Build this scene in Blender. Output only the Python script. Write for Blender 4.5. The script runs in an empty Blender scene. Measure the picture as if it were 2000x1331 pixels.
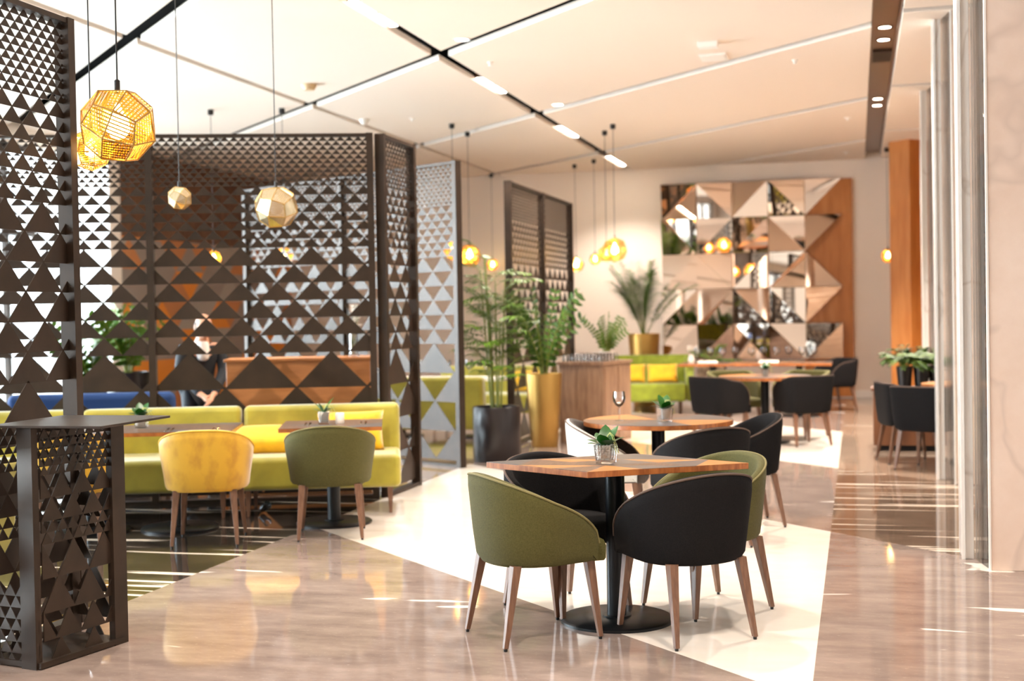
import bpy, bmesh, math, random
from mathutils import Vector, Matrix
random.seed(7)
C = bpy.context.scene.collection
PI = math.pi
rad = math.radians

# ------------------------------------------------------------------ materials
def srgb(h):
    h = h.lstrip('#')
    out = []
    for i in (0, 2, 4):
        c = int(h[i:i+2], 16) / 255
        out.append(c / 12.92 if c <= .04045 else ((c + .055) / 1.055) ** 2.4)
    return (*out, 1)

def nodes_of(m):
    m.use_nodes = True
    nt = m.node_tree
    nt.nodes.clear()
    out = nt.nodes.new('ShaderNodeOutputMaterial')
    return nt, out

def N(nt, t, **kw):
    n = nt.nodes.new(t)
    for k, v in kw.items():
        if k in n.inputs: n.inputs[k].default_value = v
        else: setattr(n, k, v)
    return n

def mat(name, col, rough=.5, metal=0., col2=None, scale=20, stretch=(1,1,1), bump=0, bscale=None, sheen=0, coat=0, spec=.5,
        lo=.35, hi=.65, detail=4, coords='Object'):
    m = bpy.data.materials.new(name)
    nt, out = nodes_of(m)
    p = N(nt, 'ShaderNodeBsdfPrincipled')
    c = srgb(col) if isinstance(col, str) else col
    p.inputs['Base Color'].default_value = c
    p.inputs['Roughness'].default_value = rough
    p.inputs['Metallic'].default_value = metal
    p.inputs['Specular IOR Level'].default_value = spec
    p.inputs['Sheen Weight'].default_value = sheen
    p.inputs['Coat Weight'].default_value = coat
    p.inputs['Coat Roughness'].default_value = .05
    tc = mp = None
    if col2 or bump:
        tc = N(nt, 'ShaderNodeTexCoord'); mp = N(nt, 'ShaderNodeMapping')
        mp.inputs['Scale'].default_value = stretch
        nt.links.new(tc.outputs[coords], mp.inputs['Vector'])
    if col2:
        no = N(nt, 'ShaderNodeTexNoise', Scale=scale, Detail=detail)
        nt.links.new(mp.outputs[0], no.inputs['Vector'])
        r = N(nt, 'ShaderNodeValToRGB')
        r.color_ramp.elements[0].position = lo; r.color_ramp.elements[0].color = c
        r.color_ramp.elements[1].position = hi; r.color_ramp.elements[1].color = srgb(col2)
        nt.links.new(no.outputs['Fac'], r.inputs['Fac'])
        nt.links.new(r.outputs[0], p.inputs['Base Color'])
    if bump:
        nb = N(nt, 'ShaderNodeTexNoise', Scale=bscale or scale, Detail=3)
        nt.links.new(mp.outputs[0], nb.inputs['Vector'])
        b = N(nt, 'ShaderNodeBump', Strength=bump, Distance=.01)
        nt.links.new(nb.outputs['Fac'], b.inputs['Height'])
        nt.links.new(b.outputs[0], p.inputs['Normal'])
    nt.links.new(p.outputs[0], out.inputs['Surface'])
    return m

def emit(name, col, s):
    m = bpy.data.materials.new(name)
    nt, out = nodes_of(m)
    e = N(nt, 'ShaderNodeEmission', Color=srgb(col), Strength=s)
    nt.links.new(e.outputs[0], out.inputs['Surface'])
    return m

def clear(name, tint='#ffffff', gloss=.12):
    m = bpy.data.materials.new(name)
    nt, out = nodes_of(m)
    t = N(nt, 'ShaderNodeBsdfTransparent', Color=srgb(tint))
    g = N(nt, 'ShaderNodeBsdfGlossy', Roughness=.02)
    lw = N(nt, 'ShaderNodeFresnel', IOR=1.5)
    mth = N(nt, 'ShaderNodeMath', operation='MULTIPLY_ADD')
    mth.inputs[1].default_value = .9; mth.inputs[2].default_value = gloss * .3
    mx = N(nt, 'ShaderNodeMixShader')
    nt.links.new(lw.outputs[0], mth.inputs[0])
    nt.links.new(mth.outputs[0], mx.inputs[0])
    nt.links.new(t.outputs[0], mx.inputs[1]); nt.links.new(g.outputs[0], mx.inputs[2])
    nt.links.new(mx.outputs[0], out.inputs['Surface'])
    return m

M = {}
M['bronze'] = mat('dark bronze metal', '#3a2c22', .42, .35, col2='#2f241b', scale=6, spec=.5)
M['steel_black'] = mat('black steel', '#15171a', .35, .5)
M['oak'] = mat('oak edge wood', '#b06a35', .35, 0, col2='#8a4c22', scale=10, stretch=(1,8,1), coat=.3)
M['leg'] = mat('walnut leg wood', '#7d5a45', .4, 0, col2='#684836', scale=14, stretch=(6,6,.7))
M['leg_far'] = M['leg']
M['glide'] = mat('black plastic', '#0c0c0c', .5)
M['olive'] = mat('olive wool', '#4b4722', .9, 0, col2='#57532b', scale=160, bump=.35, bscale=420, sheen=.08, spec=.25)
M['olive_rim'] = mat('olive piping', '#776e44', .8)
M['black'] = mat('charcoal wool', '#141314', .9, 0, col2='#1b191a', scale=160, bump=.3, bscale=420, spec=.15)
M['black_rim'] = mat('brown piping', '#554339', .8)
M['grey'] = mat('window-lit grey cloth', '#c9c8c2', .9, 0, col2='#d4d3cd', scale=160, bump=.3, bscale=420, sheen=.2)  # window light on the chair's outer shell is put into this paler colour
M['greyin'] = mat('dark taupe cloth', '#3c332e', .9, 0, col2='#463c36', scale=160, bump=.3, bscale=420, sheen=.2)
M['yellow'] = mat('mustard velvet', '#dba81c', .62, 0, col2='#bd860c', scale=7, stretch=(1.6,1.6,1), lo=.45, hi=.72, bump=.1, bscale=200, sheen=.6)
M['yellow_rim'] = mat('mustard piping', '#e3b43a', .7)
M['lime'] = mat('lime velvet', '#a69b26', .62, 0, col2='#8f8519', scale=5, sheen=.55, lo=.4, hi=.75, bump=.08, bscale=200)
M['lime_tuft'] = mat('lime green cloth', '#93a01e', .7, 0, col2='#808c16', scale=9, sheen=.4)
M['pillow'] = mat('sun yellow cloth', '#f0b800', .75, 0, col2='#dda200', scale=9, bump=.25, bscale=14, sheen=.4)
M['plaster'] = mat('warm white plaster', '#efe1d4', .8)
M['ceil'] = mat('ceiling board', '#eadacb', .7)
M['void'] = mat('dark plenum', '#1b1512', .8)
M['stripbronze'] = mat('bronze strip', '#6b4d38', .3, .7)
M['wood_panel'] = mat('orange veneer', '#c98343', .4, 0, col2='#b56d2f', scale=3, stretch=(3,3,.5), coat=.2)
M['wood_dark'] = mat('brown veneer', '#6d452a', .45, 0, col2='#573420', scale=3, stretch=(3,3,.5))
M['copperwood'] = mat('copper veneer', '#d38d56', .4, 0, col2='#c07a44', scale=4, stretch=(1,1,4), coat=.2)
M['sideboard'] = mat('taupe wood', '#9b7a5f', .45, 0, col2='#80604a', scale=5, stretch=(5,5,.8))
M['stone'] = mat('rough stone', '#8d7761', .8, 0, col2='#5c4a3a', scale=16, bump=.6)
M['gold'] = mat('gold paint', '#b8914e', .38, .8)
M['darkpot'] = mat('dark glazed pot', '#1d1718', .32, 0)
M['soil'] = mat('dark soil', '#2a1d14', .95)
M['leaf'] = mat('green leaf', '#668a26', .4, 0, col2='#3d5f16', scale=5, spec=.5)
M['leaf_dark'] = mat('dark green leaf', '#1f5a14', .32, 0, col2='#164510', scale=9)
M['leaf_mid'] = mat('mid green leaf', '#4d6f22', .32, 0, col2='#2a4a12', scale=6)
M['leaf_fern'] = mat('fern leaf', '#557222', .55, 0, col2='#2c4a12', scale=7)
M['stem'] = mat('plant stem', '#77802f', .5)
M['root'] = mat('pale root', '#b9c07a', .6)
M['white_pebble'] = mat('white pebble', '#fbf7f1', .6)
M['porcelain'] = mat('white wax', '#f6f1ea', .4)
M['silver'] = mat('polished steel', '#e6e6e6', .12, 1)
M['linen'] = mat('white linen', '#efe6da', .8)
M['glass'] = clear('clear glass', gloss=.12)
M['pane'] = clear('window glass', gloss=.02)
M['mirror'] = mat('bronze mirror', '#e6d2c2', .025, 1)
M['mirror_clear'] = mat('clear mirror', '#e9efec', .01, 1)
M['white_paint'] = mat('white paint', '#f4efe9', .35)
M['skin'] = mat('skin', '#d9a283', .5)
M['jacket'] = mat('charcoal jacket', '#23262b', .8)
M['shirt'] = mat('white shirt', '#eee8e2', .7)
M['jeans'] = mat('navy cloth', '#1c3f74', .8)
M['hair'] = mat('grey brown hair', '#4a3c34', .7)
M['veneer_grey'] = mat('grey veneer', '#5f5856', .38, 0, col2='#4a4341', scale=8, stretch=(1,7,1), coat=0)
M['veneer_brown'] = mat('brown veneer top', '#6b4f3d', .38, 0, col2='#57402f', scale=8, stretch=(7,1,1), coat=0)
M['veneer_oak'] = mat('oak veneer top', '#b57c42', .38, 0, col2='#996534', scale=8, stretch=(1,7,1), coat=0)
M['cord'] = mat('black cord', '#1a1513', .6)
M['white_plastic'] = mat('white plastic', '#f3eee8', .45)
M['tan_plastic'] = mat('tan plastic', '#d2b48a', .5)
M['grille'] = mat('dark grille', '#3a2c22', .5, .4)
M['lamp_on'] = emit('lit lamp', '#fff1dc', 14)
M['lamp_warm'] = emit('warm bulb', '#ffd98a', 26)

def marble(name, base, base2, vein, vscale, vstretch, vrot, vlo, vhi, rough, fine=None, band=False):
    m = bpy.data.materials.new(name)
    nt, out = nodes_of(m)
    p = N(nt, 'ShaderNodeBsdfPrincipled', Roughness=rough)
    p.inputs['Specular IOR Level'].default_value = .6
    tc = N(nt, 'ShaderNodeTexCoord')
    n1 = N(nt, 'ShaderNodeTexNoise', Scale=2.2, Detail=8)
    n1.inputs['Roughness'].default_value = .65
    mp0 = N(nt, 'ShaderNodeMapping'); mp0.inputs['Scale'].default_value = (1, 2.5, 1)
    nt.links.new(tc.outputs['Object'], mp0.inputs[0]); nt.links.new(mp0.outputs[0], n1.inputs['Vector'])
    r1 = N(nt, 'ShaderNodeValToRGB')
    r1.color_ramp.elements[0].position = .35; r1.color_ramp.elements[0].color = srgb(base)
    r1.color_ramp.elements[1].position = .68; r1.color_ramp.elements[1].color = srgb(base2)
    nt.links.new(n1.outputs['Fac'], r1.inputs[0])
    mp = N(nt, 'ShaderNodeMapping'); mp.inputs['Scale'].default_value = vstretch; mp.inputs['Rotation'].default_value = (0, 0, vrot)
    nt.links.new(tc.outputs['Object'], mp.inputs[0])
    n2 = N(nt, 'ShaderNodeTexNoise', Scale=vscale, Detail=3); n2.inputs['Distortion'].default_value = .6
    nt.links.new(mp.outputs[0], n2.inputs['Vector'])
    r2 = N(nt, 'ShaderNodeValToRGB')
    r2.color_ramp.elements[0].position = vlo; r2.color_ramp.elements[0].color = (0,0,0,1)
    r2.color_ramp.elements[1].position = vhi; r2.color_ramp.elements[1].color = (1,1,1,1)
    if band:
        e_ = r2.color_ramp.elements.new(vhi + (vhi-vlo)); e_.color = (0,0,0,1)
    nt.links.new(n2.outputs['Fac'], r2.inputs[0])
    mx = N(nt, 'ShaderNodeMix', data_type='RGBA')
    nt.links.new(r2.outputs[0], mx.inputs[0]); nt.links.new(r1.outputs[0], mx.inputs[6]); mx.inputs[7].default_value = srgb(vein)
    last = mx.outputs[2]
    if fine:
        n3 = N(nt, 'ShaderNodeTexNoise', Scale=26, Detail=6); n3.inputs['Roughness'].default_value = .75
        nt.links.new(mp0.outputs[0], n3.inputs['Vector'])
        r3 = N(nt, 'ShaderNodeValToRGB')
        r3.color_ramp.elements[0].position = .60; r3.color_ramp.elements[0].color = (0,0,0,1)
        r3.color_ramp.elements[1].position = .78; r3.color_ramp.elements[1].color = (1,1,1,1)
        nt.links.new(n3.outputs['Fac'], r3.inputs[0])
        mx2 = N(nt, 'ShaderNodeMix', data_type='RGBA')
        nt.links.new(r3.outputs[0], mx2.inputs[0]); nt.links.new(last, mx2.inputs[6]); mx2.inputs[7].default_value = srgb(fine)
        last = mx2.outputs[2]
    nt.links.new(last, p.inputs['Base Color'])
    nt.links.new(p.outputs[0], out.inputs['Surface'])
    return m
M['fl_brown'] = marble('taupe marble', '#83726a', '#a29086', '#f4ece2', 1.1, (.8, 2.6, 1), .5, .655, .67, .06, fine='#d3c2b2')
M['fl_white'] = marble('cream marble', '#efe3d6', '#f3eae0', '#e4d4c4', 1.5, (1, 2, 1), .3, .60, .75, .10)
M['fl_dark'] = marble('black veined marble', '#2a2522', '#453b33', '#f0e0cb', 1.5, (.28, 5.5, 1), .06, .60, .622, .05)
M['fl_streak'] = marble('streaked marble', '#5d4a3d', '#7d6756', '#eddcc9', 1.6, (.22, 6.0, 1), -.14, .60, .63, .05)
M['fl_pale'] = marble('pale taupe marble', '#8f7a69', '#a08a78', '#d9c8b8', 1.5, (.3, 5, 1), .05, .62, .68, .07)
M['col_marble'] = marble('pink white marble', '#e3cbba', '#ecd8ca', '#d9c3b4', 1.3, (1, 1, 1), .6, .47, .50, .12, band=True)
M['col_grey'] = marble('grey white marble', '#efe9e3', '#f6f2ed', '#ddd5cd', 1.6, (1, 1, .6), .6, .485, .50, .15, band=True)

def perforated(name, col, hole):
    m = bpy.data.materials.new(name)
    nt, out = nodes_of(m)
    uv = N(nt, 'ShaderNodeUVMap')
    w = N(nt, 'ShaderNodeTexWave', Scale=hole[0]); w.bands_direction = 'X'
    w2 = N(nt, 'ShaderNodeTexWave', Scale=hole[0] * 1.6); w2.bands_direction = 'Y'
    nt.links.new(uv.outputs[0], w.inputs['Vector']); nt.links.new(uv.outputs[0], w2.inputs['Vector'])
    mu = N(nt, 'ShaderNodeMath', operation='MULTIPLY')
    a = N(nt, 'ShaderNodeMath', operation='GREATER_THAN'); a.inputs[1].default_value = hole[1]
    b = N(nt, 'ShaderNodeMath', operation='GREATER_THAN'); b.inputs[1].default_value = hole[2]
    nt.links.new(w.outputs['Fac'], a.inputs[0]); nt.links.new(w2.outputs['Fac'], b.inputs[0])
    nt.links.new(a.outputs[0], mu.inputs[0]); nt.links.new(b.outputs[0], mu.inputs[1])
    p = N(nt, 'ShaderNodeBsdfPrincipled', Roughness=.22, Metallic=1.)
    p.inputs['Base Color'].default_value = srgb(col)
    t = N(nt, 'ShaderNodeBsdfTransparent')
    mx = N(nt, 'ShaderNodeMixShader')
    nt.links.new(mu.outputs[0], mx.inputs[0]); nt.links.new(p.outputs[0], mx.inputs[1]); nt.links.new(t.outputs[0], mx.inputs[2])
    nt.links.new(mx.outputs[0], out.inputs['Surface'])
    return m
M['etch'] = perforated('perforated brass', '#ffc64a', (3.2, .45, .12))
M['etch_pale'] = perforated('pale perforated brass', '#ecdcb8', (3.6, .72, .5))

def mosaic(name):
    m = bpy.data.materials.new(name)
    nt, out = nodes_of(m)
    p = N(nt, 'ShaderNodeBsdfPrincipled', Roughness=.45)
    tc = N(nt, 'ShaderNodeTexCoord'); sp = N(nt, 'ShaderNodeSeparateXYZ')
    nt.links.new(tc.outputs['Object'], sp.inputs[0])
    def math_(op, a, b=None):
        n = N(nt, 'ShaderNodeMath', operation=op)
        for i, v in enumerate((a, b)):
            if v is None: continue
            if isinstance(v, (int, float)): n.inputs[i].default_value = v
            else: nt.links.new(v, n.inputs[i])
        return n.outputs[0]
    u = math_('DIVIDE', sp.outputs['Y'], .9); v = math_('DIVIDE', sp.outputs['Z'], .45)
    a = math_('FLOOR', math_('ADD', u, math_('MULTIPLY', v, .5)))
    b = math_('FLOOR', math_('SUBTRACT', u, math_('MULTIPLY', v, .5)))
    c = math_('FLOOR', v)
    cb = N(nt, 'ShaderNodeCombineXYZ')
    nt.links.new(a, cb.inputs[0]); nt.links.new(b, cb.inputs[1]); nt.links.new(c, cb.inputs[2])
    wn = N(nt, 'ShaderNodeTexWhiteNoise'); wn.noise_dimensions = '3D'
    nt.links.new(cb.outputs[0], wn.inputs['Vector'])
    r = N(nt, 'ShaderNodeValToRGB'); r.color_ramp.interpolation = 'CONSTANT'
    els = r.color_ramp.elements
    els[0].position = 0; els[0].color = srgb('#948780')
    els[1].position = .35; els[1].color = srgb('#e58a20')
    e = els.new(.55); e.color = srgb('#c07a45')
    e = els.new(.78); e.color = srgb('#a39a94')
    nt.links.new(wn.outputs['Value'], r.inputs[0]); nt.links.new(r.outputs[0], p.inputs['Base Color'])
    nt.links.new(p.outputs[0], out.inputs['Surface'])
    return m
M['mosaic'] = mosaic('triangle veneer wall')

def sheer(name):
    m = bpy.data.materials.new(name)
    nt, out = nodes_of(m)
    d = N(nt, 'ShaderNodeBsdfDiffuse', Color=srgb('#f4f1ee')); t = N(nt, 'ShaderNodeBsdfTranslucent', Color=srgb('#f4f1ee'))
    tr = N(nt, 'ShaderNodeBsdfTransparent')
    a = N(nt, 'ShaderNodeMixShader'); a.inputs[0].default_value = .6
    b = N(nt, 'ShaderNodeMixShader'); b.inputs[0].default_value = .3
    nt.links.new(d.outputs[0], a.inputs[1]); nt.links.new(t.outputs[0], a.inputs[2])
    nt.links.new(a.outputs[0], b.inputs[1]); nt.links.new(tr.outputs[0], b.inputs[2])
    nt.links.new(b.outputs[0], out.inputs['Surface'])
    return m
M['sheer'] = sheer('sheer white cloth')

# ------------------------------------------------------------------ mesh builder
class MB:
    def __init__(s): s.v = []; s.f = []; s.m = []; s.uv = None
    def add(s, vs, fs, mi=0, T=None):
        o = len(s.v)
        for p in vs:
            p = Vector(p)
            s.v.append(T @ p if T else p)
        for f in fs:
            s.f.append([i + o for i in f]); s.m.append(mi)
        return s
    def box(s, x0, x1, y0, y1, z0, z1, mi=0, T=None):
        v = [(x,y,z) for z in (z0,z1) for y in (y0,y1) for x in (x0,x1)]
        return s.add(v, [(0,2,3,1),(4,5,7,6),(0,1,5,4),(2,6,7,3),(0,4,6,2),(1,3,7,5)], mi, T)
    def prism(s, poly, z0, z1, mi=0, T=None):
        n = len(poly)
        v = [(x,y,z0) for x,y in poly] + [(x,y,z1) for x,y in poly]
        f = [list(range(n-1,-1,-1)), list(range(n,2*n))] + [(i,(i+1)%n,n+(i+1)%n,n+i) for i in range(n)]
        return s.add(v, f, mi, T)
    def lathe(s, prof, seg=32, mi=0, T=None, cap=True):
        v = []; f = []
        for r,z in prof:
            for k in range(seg):
                a = 2*PI*k/seg; v.append((r*math.cos(a), r*math.sin(a), z))
        for i in range(len(prof)-1):
            for k in range(seg):
                k2 = (k+1)%seg
                f.append((i*seg+k, i*seg+k2, (i+1)*seg+k2, (i+1)*seg+k))
        if cap:
            f.append(list(range(seg-1,-1,-1))); f.append([(len(prof)-1)*seg+k for k in range(seg)])
        return s.add(v, f, mi, T)
    def tube(s, pts, r, seg=8, mi=0, T=None):
        pts = [Vector(p) for p in pts]; n = len(pts)
        rs = r if isinstance(r, (list, tuple)) else [r]*n
        v = []; f = []
        prev = None
        for i,p in enumerate(pts):
            d = (pts[min(i+1,n-1)] - pts[max(i-1,0)]).normalized()
            if prev is None:
                ref = Vector((0,0,1)) if abs(d.z) < .9 else Vector((1,0,0))
                a = d.cross(ref).normalized()
            else:
                a = (prev - d*prev.dot(d)).normalized()
            prev = a; b = d.cross(a)
            for k in range(seg):
                t = 2*PI*k/seg
                v.append(p + (a*math.cos(t) + b*math.sin(t))*rs[i])
        for i in range(n-1):
            for k in range(seg):
                k2 = (k+1)%seg
                f.append((i*seg+k, i*seg+k2, (i+1)*seg+k2, (i+1)*seg+k))
        f.append(list(range(seg-1,-1,-1))); f.append([(n-1)*seg+k for k in range(seg)])
        return s.add(v, f, mi, T)
    def taper(s, p0, p1, w0, d0, w1, d1, mi=0):
        p0 = Vector(p0); p1 = Vector(p1)
        v = []
        for p,w,d in ((p0,w0,d0),(p1,w1,d1)):
            v += [p+Vector((-w/2,-d/2,0)), p+Vector((w/2,-d/2,0)), p+Vector((w/2,d/2,0)), p+Vector((-w/2,d/2,0))]
        return s.add(v, [(3,2,1,0),(4,5,6,7),(0,1,5,4),(1,2,6,5),(2,3,7,6),(3,0,4,7)], mi)
    def mesh(s, name, mats, smooth=False):
        me = bpy.data.meshes.new(name)
        me.from_pydata([tuple(p) for p in s.v], [], s.f)
        for m in (mats if isinstance(mats, (list, tuple)) else [mats]):
            me.materials.append(m)
        for p, mi in zip(me.polygons, s.m): p.material_index = mi
        bm = bmesh.new(); bm.from_mesh(me)
        bmesh.ops.recalc_face_normals(bm, faces=bm.faces); bm.to_mesh(me); bm.free()
        if smooth:
            me.polygons.foreach_set('use_smooth', [True]*len(me.polygons))
        return me
    def build(s, name, mats, parent=None, smooth=False, bevel=0, seg=2, sub=0, auto=None):
        o = bpy.data.objects.new(name, s.mesh(name, mats, smooth or bevel > 0 or auto is not None))
        C.objects.link(o)
        if parent: o.parent = parent
        if bevel:
            b = o.modifiers.new('edge', 'BEVEL'); b.width = bevel; b.segments = seg; b.limit_method = 'ANGLE'; b.angle_limit = rad(40)
            try: b.harden_normals = True
            except Exception: pass
        if sub:
            b = o.modifiers.new('soft', 'SUBSURF'); b.levels = sub; b.render_levels = sub
        if auto is not None: o.data.set_sharp_from_angle(angle=rad(auto))
        elif smooth and not sub: o.data.set_sharp_from_angle(angle=rad(50))
        return o

def tag(o, label, cat, group=None, kind=None):
    if label: o['label'] = label
    if cat: o['category'] = cat
    if group: o['group'] = group
    if kind: o['kind'] = kind
    return o
def thing(name, label, cat, loc=(0,0,0), rz=0, group=None):
    o = bpy.data.objects.new(name, None); C.objects.link(o)
    o.location = loc; o.rotation_euler = (0,0,rz); o.empty_display_size = .1
    return tag(o, label, cat, group)
def struct(mb, name, mats, parent=None, **kw):
    o = mb.build(name, mats, parent, **kw)
    if parent is None: o['kind'] = 'structure'
    return o
def dup(root, loc, rz, label=None, group=None):
    r = root.copy(); C.objects.link(r); r.location = loc; r.rotation_euler = (0,0,rz)
    if label: r['label'] = label
    if group: r['group'] = group
    for ch in list(root.children):
        c = ch.copy(); C.objects.link(c); c.parent = r
        for g in list(ch.children):
            d = g.copy(); C.objects.link(d); d.parent = c
    return r

# ------------------------------------------------------------------ camera
cam_d = bpy.data.cameras.new('camera'); cam = bpy.data.objects.new('camera', cam_d); C.objects.link(cam)
F, YAW, PITCH, ROLL, EYE = 2574.656, 0.256448533, 0.0202179832, 0.0175737362, 1.5
fw = Vector((-math.sin(YAW)*math.cos(PITCH), math.cos(YAW)*math.cos(PITCH), -math.sin(PITCH)))
rt = Vector((math.cos(YAW), math.sin(YAW), 0)); dn = fw.cross(rt)
r2 = math.cos(ROLL)*rt + math.sin(ROLL)*dn; d2 = -math.sin(ROLL)*rt + math.cos(ROLL)*dn
mw = Matrix.Identity(4)
for i in range(3):
    mw[i][0] = r2[i]; mw[i][1] = -d2[i]; mw[i][2] = -fw[i]
mw[0][3], mw[1][3], mw[2][3] = 0, 0, EYE
cam.matrix_world = mw
cam_d.sensor_width = 36; cam_d.lens = F*36/2000
cam_d.clip_start = .1; cam_d.clip_end = 200
cam_d.dof.use_dof = True; cam_d.dof.focus_distance = 6.2; cam_d.dof.aperture_fstop = 1.9
bpy.context.scene.camera = cam

# ------------------------------------------------------------------ setting: floor
CEIL = 3.97
AX, BX = -3.79, -.19                      # aisle lines of the floor and screens
def floor_zone(x, y):
    s = x + y
    if x < AX:
        return 2 if s < 7.0 else 4
    if x < BX:
        if s < 4.95: return 0
        if s < 8.88: return 1
        if s < 12.5: return 0
        if s < 16.25: return 1
        return 0
    if s < 8.88: return 0
    if s < 12.5: return 3
    return 4
bm = bmesh.new()
vs = [bm.verts.new(p) for p in ((-10.4,-6.2,0),(6.2,-6.2,0),(6.2,22.9,0),(-10.4,22.9,0))]
bm.faces.new(vs)
def cut(co, no):
    bmesh.ops.bisect_plane(bm, geom=bm.verts[:]+bm.edges[:]+bm.faces[:], plane_co=co, plane_no=no)
cut((AX,0,0), (1,0,0)); cut((BX,0,0), (1,0,0))
for s in (4.95, 7.0, 8.88, 12.5, 16.25): cut((s,0,0), (.7071,.7071,0))
for f in bm.faces:
    c = f.calc_center_median(); f.material_index = floor_zone(c.x, c.y)
me = bpy.data.meshes.new('floor'); bm.to_mesh(me); bm.free()
for k in ('fl_brown','fl_white','fl_dark','fl_streak','fl_pale'): me.materials.append(M[k])
fl = bpy.data.objects.new('floor', me); C.objects.link(fl); fl['kind'] = 'structure'

# ------------------------------------------------------------------ setting: ceiling
def clip_poly(poly, n, d):                 # keep points with n.p <= d
    out = []
    for i in range(len(poly)):
        a, b = poly[i], poly[(i+1) % len(poly)]
        da = n[0]*a[0]+n[1]*a[1]-d; db = n[0]*b[0]+n[1]*b[1]-d
        if da <= 0: out.append(a)
        if da*db < 0:
            t = da/(da-db); out.append((a[0]+t*(b[0]-a[0]), a[1]+t*(b[1]-a[1])))
    return out
cb = MB()
diag = [-11.6, -7.65, -3.7, .3, 4.28, 8.2, 12.13, 16.3, 20.3, 24.3]
cols = [(-10.2, -6.18), (-6.09, -3.88), (-3.74, .15)]
for x0, x1 in cols:
    for i in range(len(diag)-1):
        p = [(x0,-6),(x1,-6),(x1,22.72),(x0,22.72)]
        g = .085 if x1 > 0 or x0 < -7 else .085
        p = clip_poly(p, (1,1), diag[i+1]-g*1.41)
        if len(p) > 2: p = clip_poly(p, (-1,-1), -(diag[i]+g*1.41))
        if len(p) > 2: cb.prism(p, CEIL, CEIL+.055)
ys = [-6, -4.0, -.2, 3.6, 7.45, 11.5, 15.36, 19.2, 22.72]
for a, b in zip(ys, ys[1:]):
    cb.box(.40, 6, a+.1, b-.06, CEIL, CEIL+.055)
struct(cb, 'ceiling', M['ceil'], bevel=.006)
struct(MB().box(-10.4, 6.2, -6.2, 22.9, 4.32, 4.36), 'ceiling_recess', M['void'])
struct(MB().box(.15, .17, -6, 22.6, CEIL+.056, 4.32).box(.38, .40, -6, 22.6, CEIL+.056, 4.32).box(.17,.38,-6,22.6,4.07,4.09), 'trim_1', M['stripbronze'])

# ------------------------------------------------------------------ setting: walls and windows
struct(MB().box(-10.4, 6.2, 22.72, 22.9, 0, 4.32), 'wall_far', M['plaster'])
struct(MB().box(-9.9, 6, 22.69, 22.72, 0, .12), 'baseboard_far', M['white_paint'], bevel=.004)
struct(MB().box(6, 6.2, -6.2, 22.9, 0, 4.32), 'wall_right', M['plaster'])
struct(MB().box(-10.4, 6.2, -6.2, -6, 0, 4.32), 'wall_near', M['plaster'])
WIN = [(-5.6, -1.0), (-.6, 4.2), (4.6, 9.4), (9.8, 16.6)]
wl = MB().box(-10.4, -10.2, -6, 16.6+.2, 0, .12).box(-10.4, -10.2, -6, 16.8, 3.75, 4.32)
ed = [-6] + [v for w in WIN for v in w] + [16.9]
for a, b in zip(ed[::2], ed[1::2]): wl.box(-10.4, -10.2, a, b, .12, 3.75)
struct(wl, 'wall_left', M['plaster'])
struct(MB().box(-10.4, -10.2, 16.9, 22.72, 0, 2.72), 'wall_left.001', M['mosaic'])
struct(MB().box(-10.4, -10.2, 16.9, 22.72, 2.72, 4.32), 'wall_left.002', M['wood_dark'])
for i, (a, b) in enumerate(WIN):
    w = MB()
    n = max(2, round((b-a)/1.15))
    for k in range(n+1):
        y = a + (b-a)*k/n
        w.box(-10.36, -10.24, y-.035, y+.035, .12, 3.75)
    for z in (.12, 2.6, 3.69): w.box(-10.36, -10.24, a, b, z, z+.06)
    o = struct(w, 'window_%d' % (i+1), M['bronze'])
    MB().box(-10.305, -10.295, a, b, .13, 3.74).build('pane', M['pane'], o)
for i, (y0, y1) in enumerate([(12.6, 13.9), (14.6, 16.3)]):
    c = MB(); n = 60; v = []; f = []
    for k in range(n+1):
        y = y0 + (y1-y0)*k/n; x = -10.02 + .045*math.sin(k*1.05)
        v += [(x, y, .03), (x, y, 3.7)]
    for k in range(n): f.append((2*k, 2*k+2, 2*k+3, 2*k+1))
    c.add(v, f)
    t = thing('sheer_curtain', ['sheer white curtain in front of the tall side windows, the nearer one', 'sheer white curtain in front of the tall side windows, beside the veneered wall'][i], 'curtain', (0,0,0))
    c.build('drape', M['sheer'], t, smooth=True)
    MB().tube([(-10.02,y0-.05,3.72),(-10.02,y1+.05,3.72)], .015).build('curtain_rod', M['white_paint'], t)

# ------------------------------------------------------------------ triangle screens
def tri_rows():
    rows = [(.0365, .0718)]*11 + [(.0717, .1436)]*7 + [(.1434, .287)]*6 + [(.287, .574)]*4
    return rows
def lattice(mb, w, ztop, zbot, rows, y0, th, sc=1.035, phase=0):
    z = ztop; k = 0
    for h, b in rows:
        z0 = max(z-h, zbot)
        off = phase + (b/2 if k % 2 else 0)
        n0 = int(math.floor(-off/b)) - 1
        for j in range(n0, int(w/b)+3):
            a = off + j*b; cx = a + b/2
            p = [(cx - b/2*sc, z-h-h*.015), (cx + b/2*sc, z-h-h*.015), (cx, z + h*.035)]
            p = clip_poly(p, (1,0), w); p = clip_poly(p, (-1,0), 0) if len(p) > 2 else p
            p = clip_poly(p, (0,-1), -zbot) if len(p) > 2 else p
            p = clip_poly(p, (0,1), ztop) if len(p) > 2 else p
            if len(p) < 3: continue
            n = len(p)
            v = [(x, y0, zz) for x, zz in p] + [(x, y0+th, zz) for x, zz in p]
            mb.add(v, [list(range(n)), list(range(2*n-1, n-1, -1))] + [(i, (i+1)%n, n+(i+1)%n, n+i) for i in range(n)])
        z -= h; k += 1
        if z <= zbot + .01: break
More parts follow.
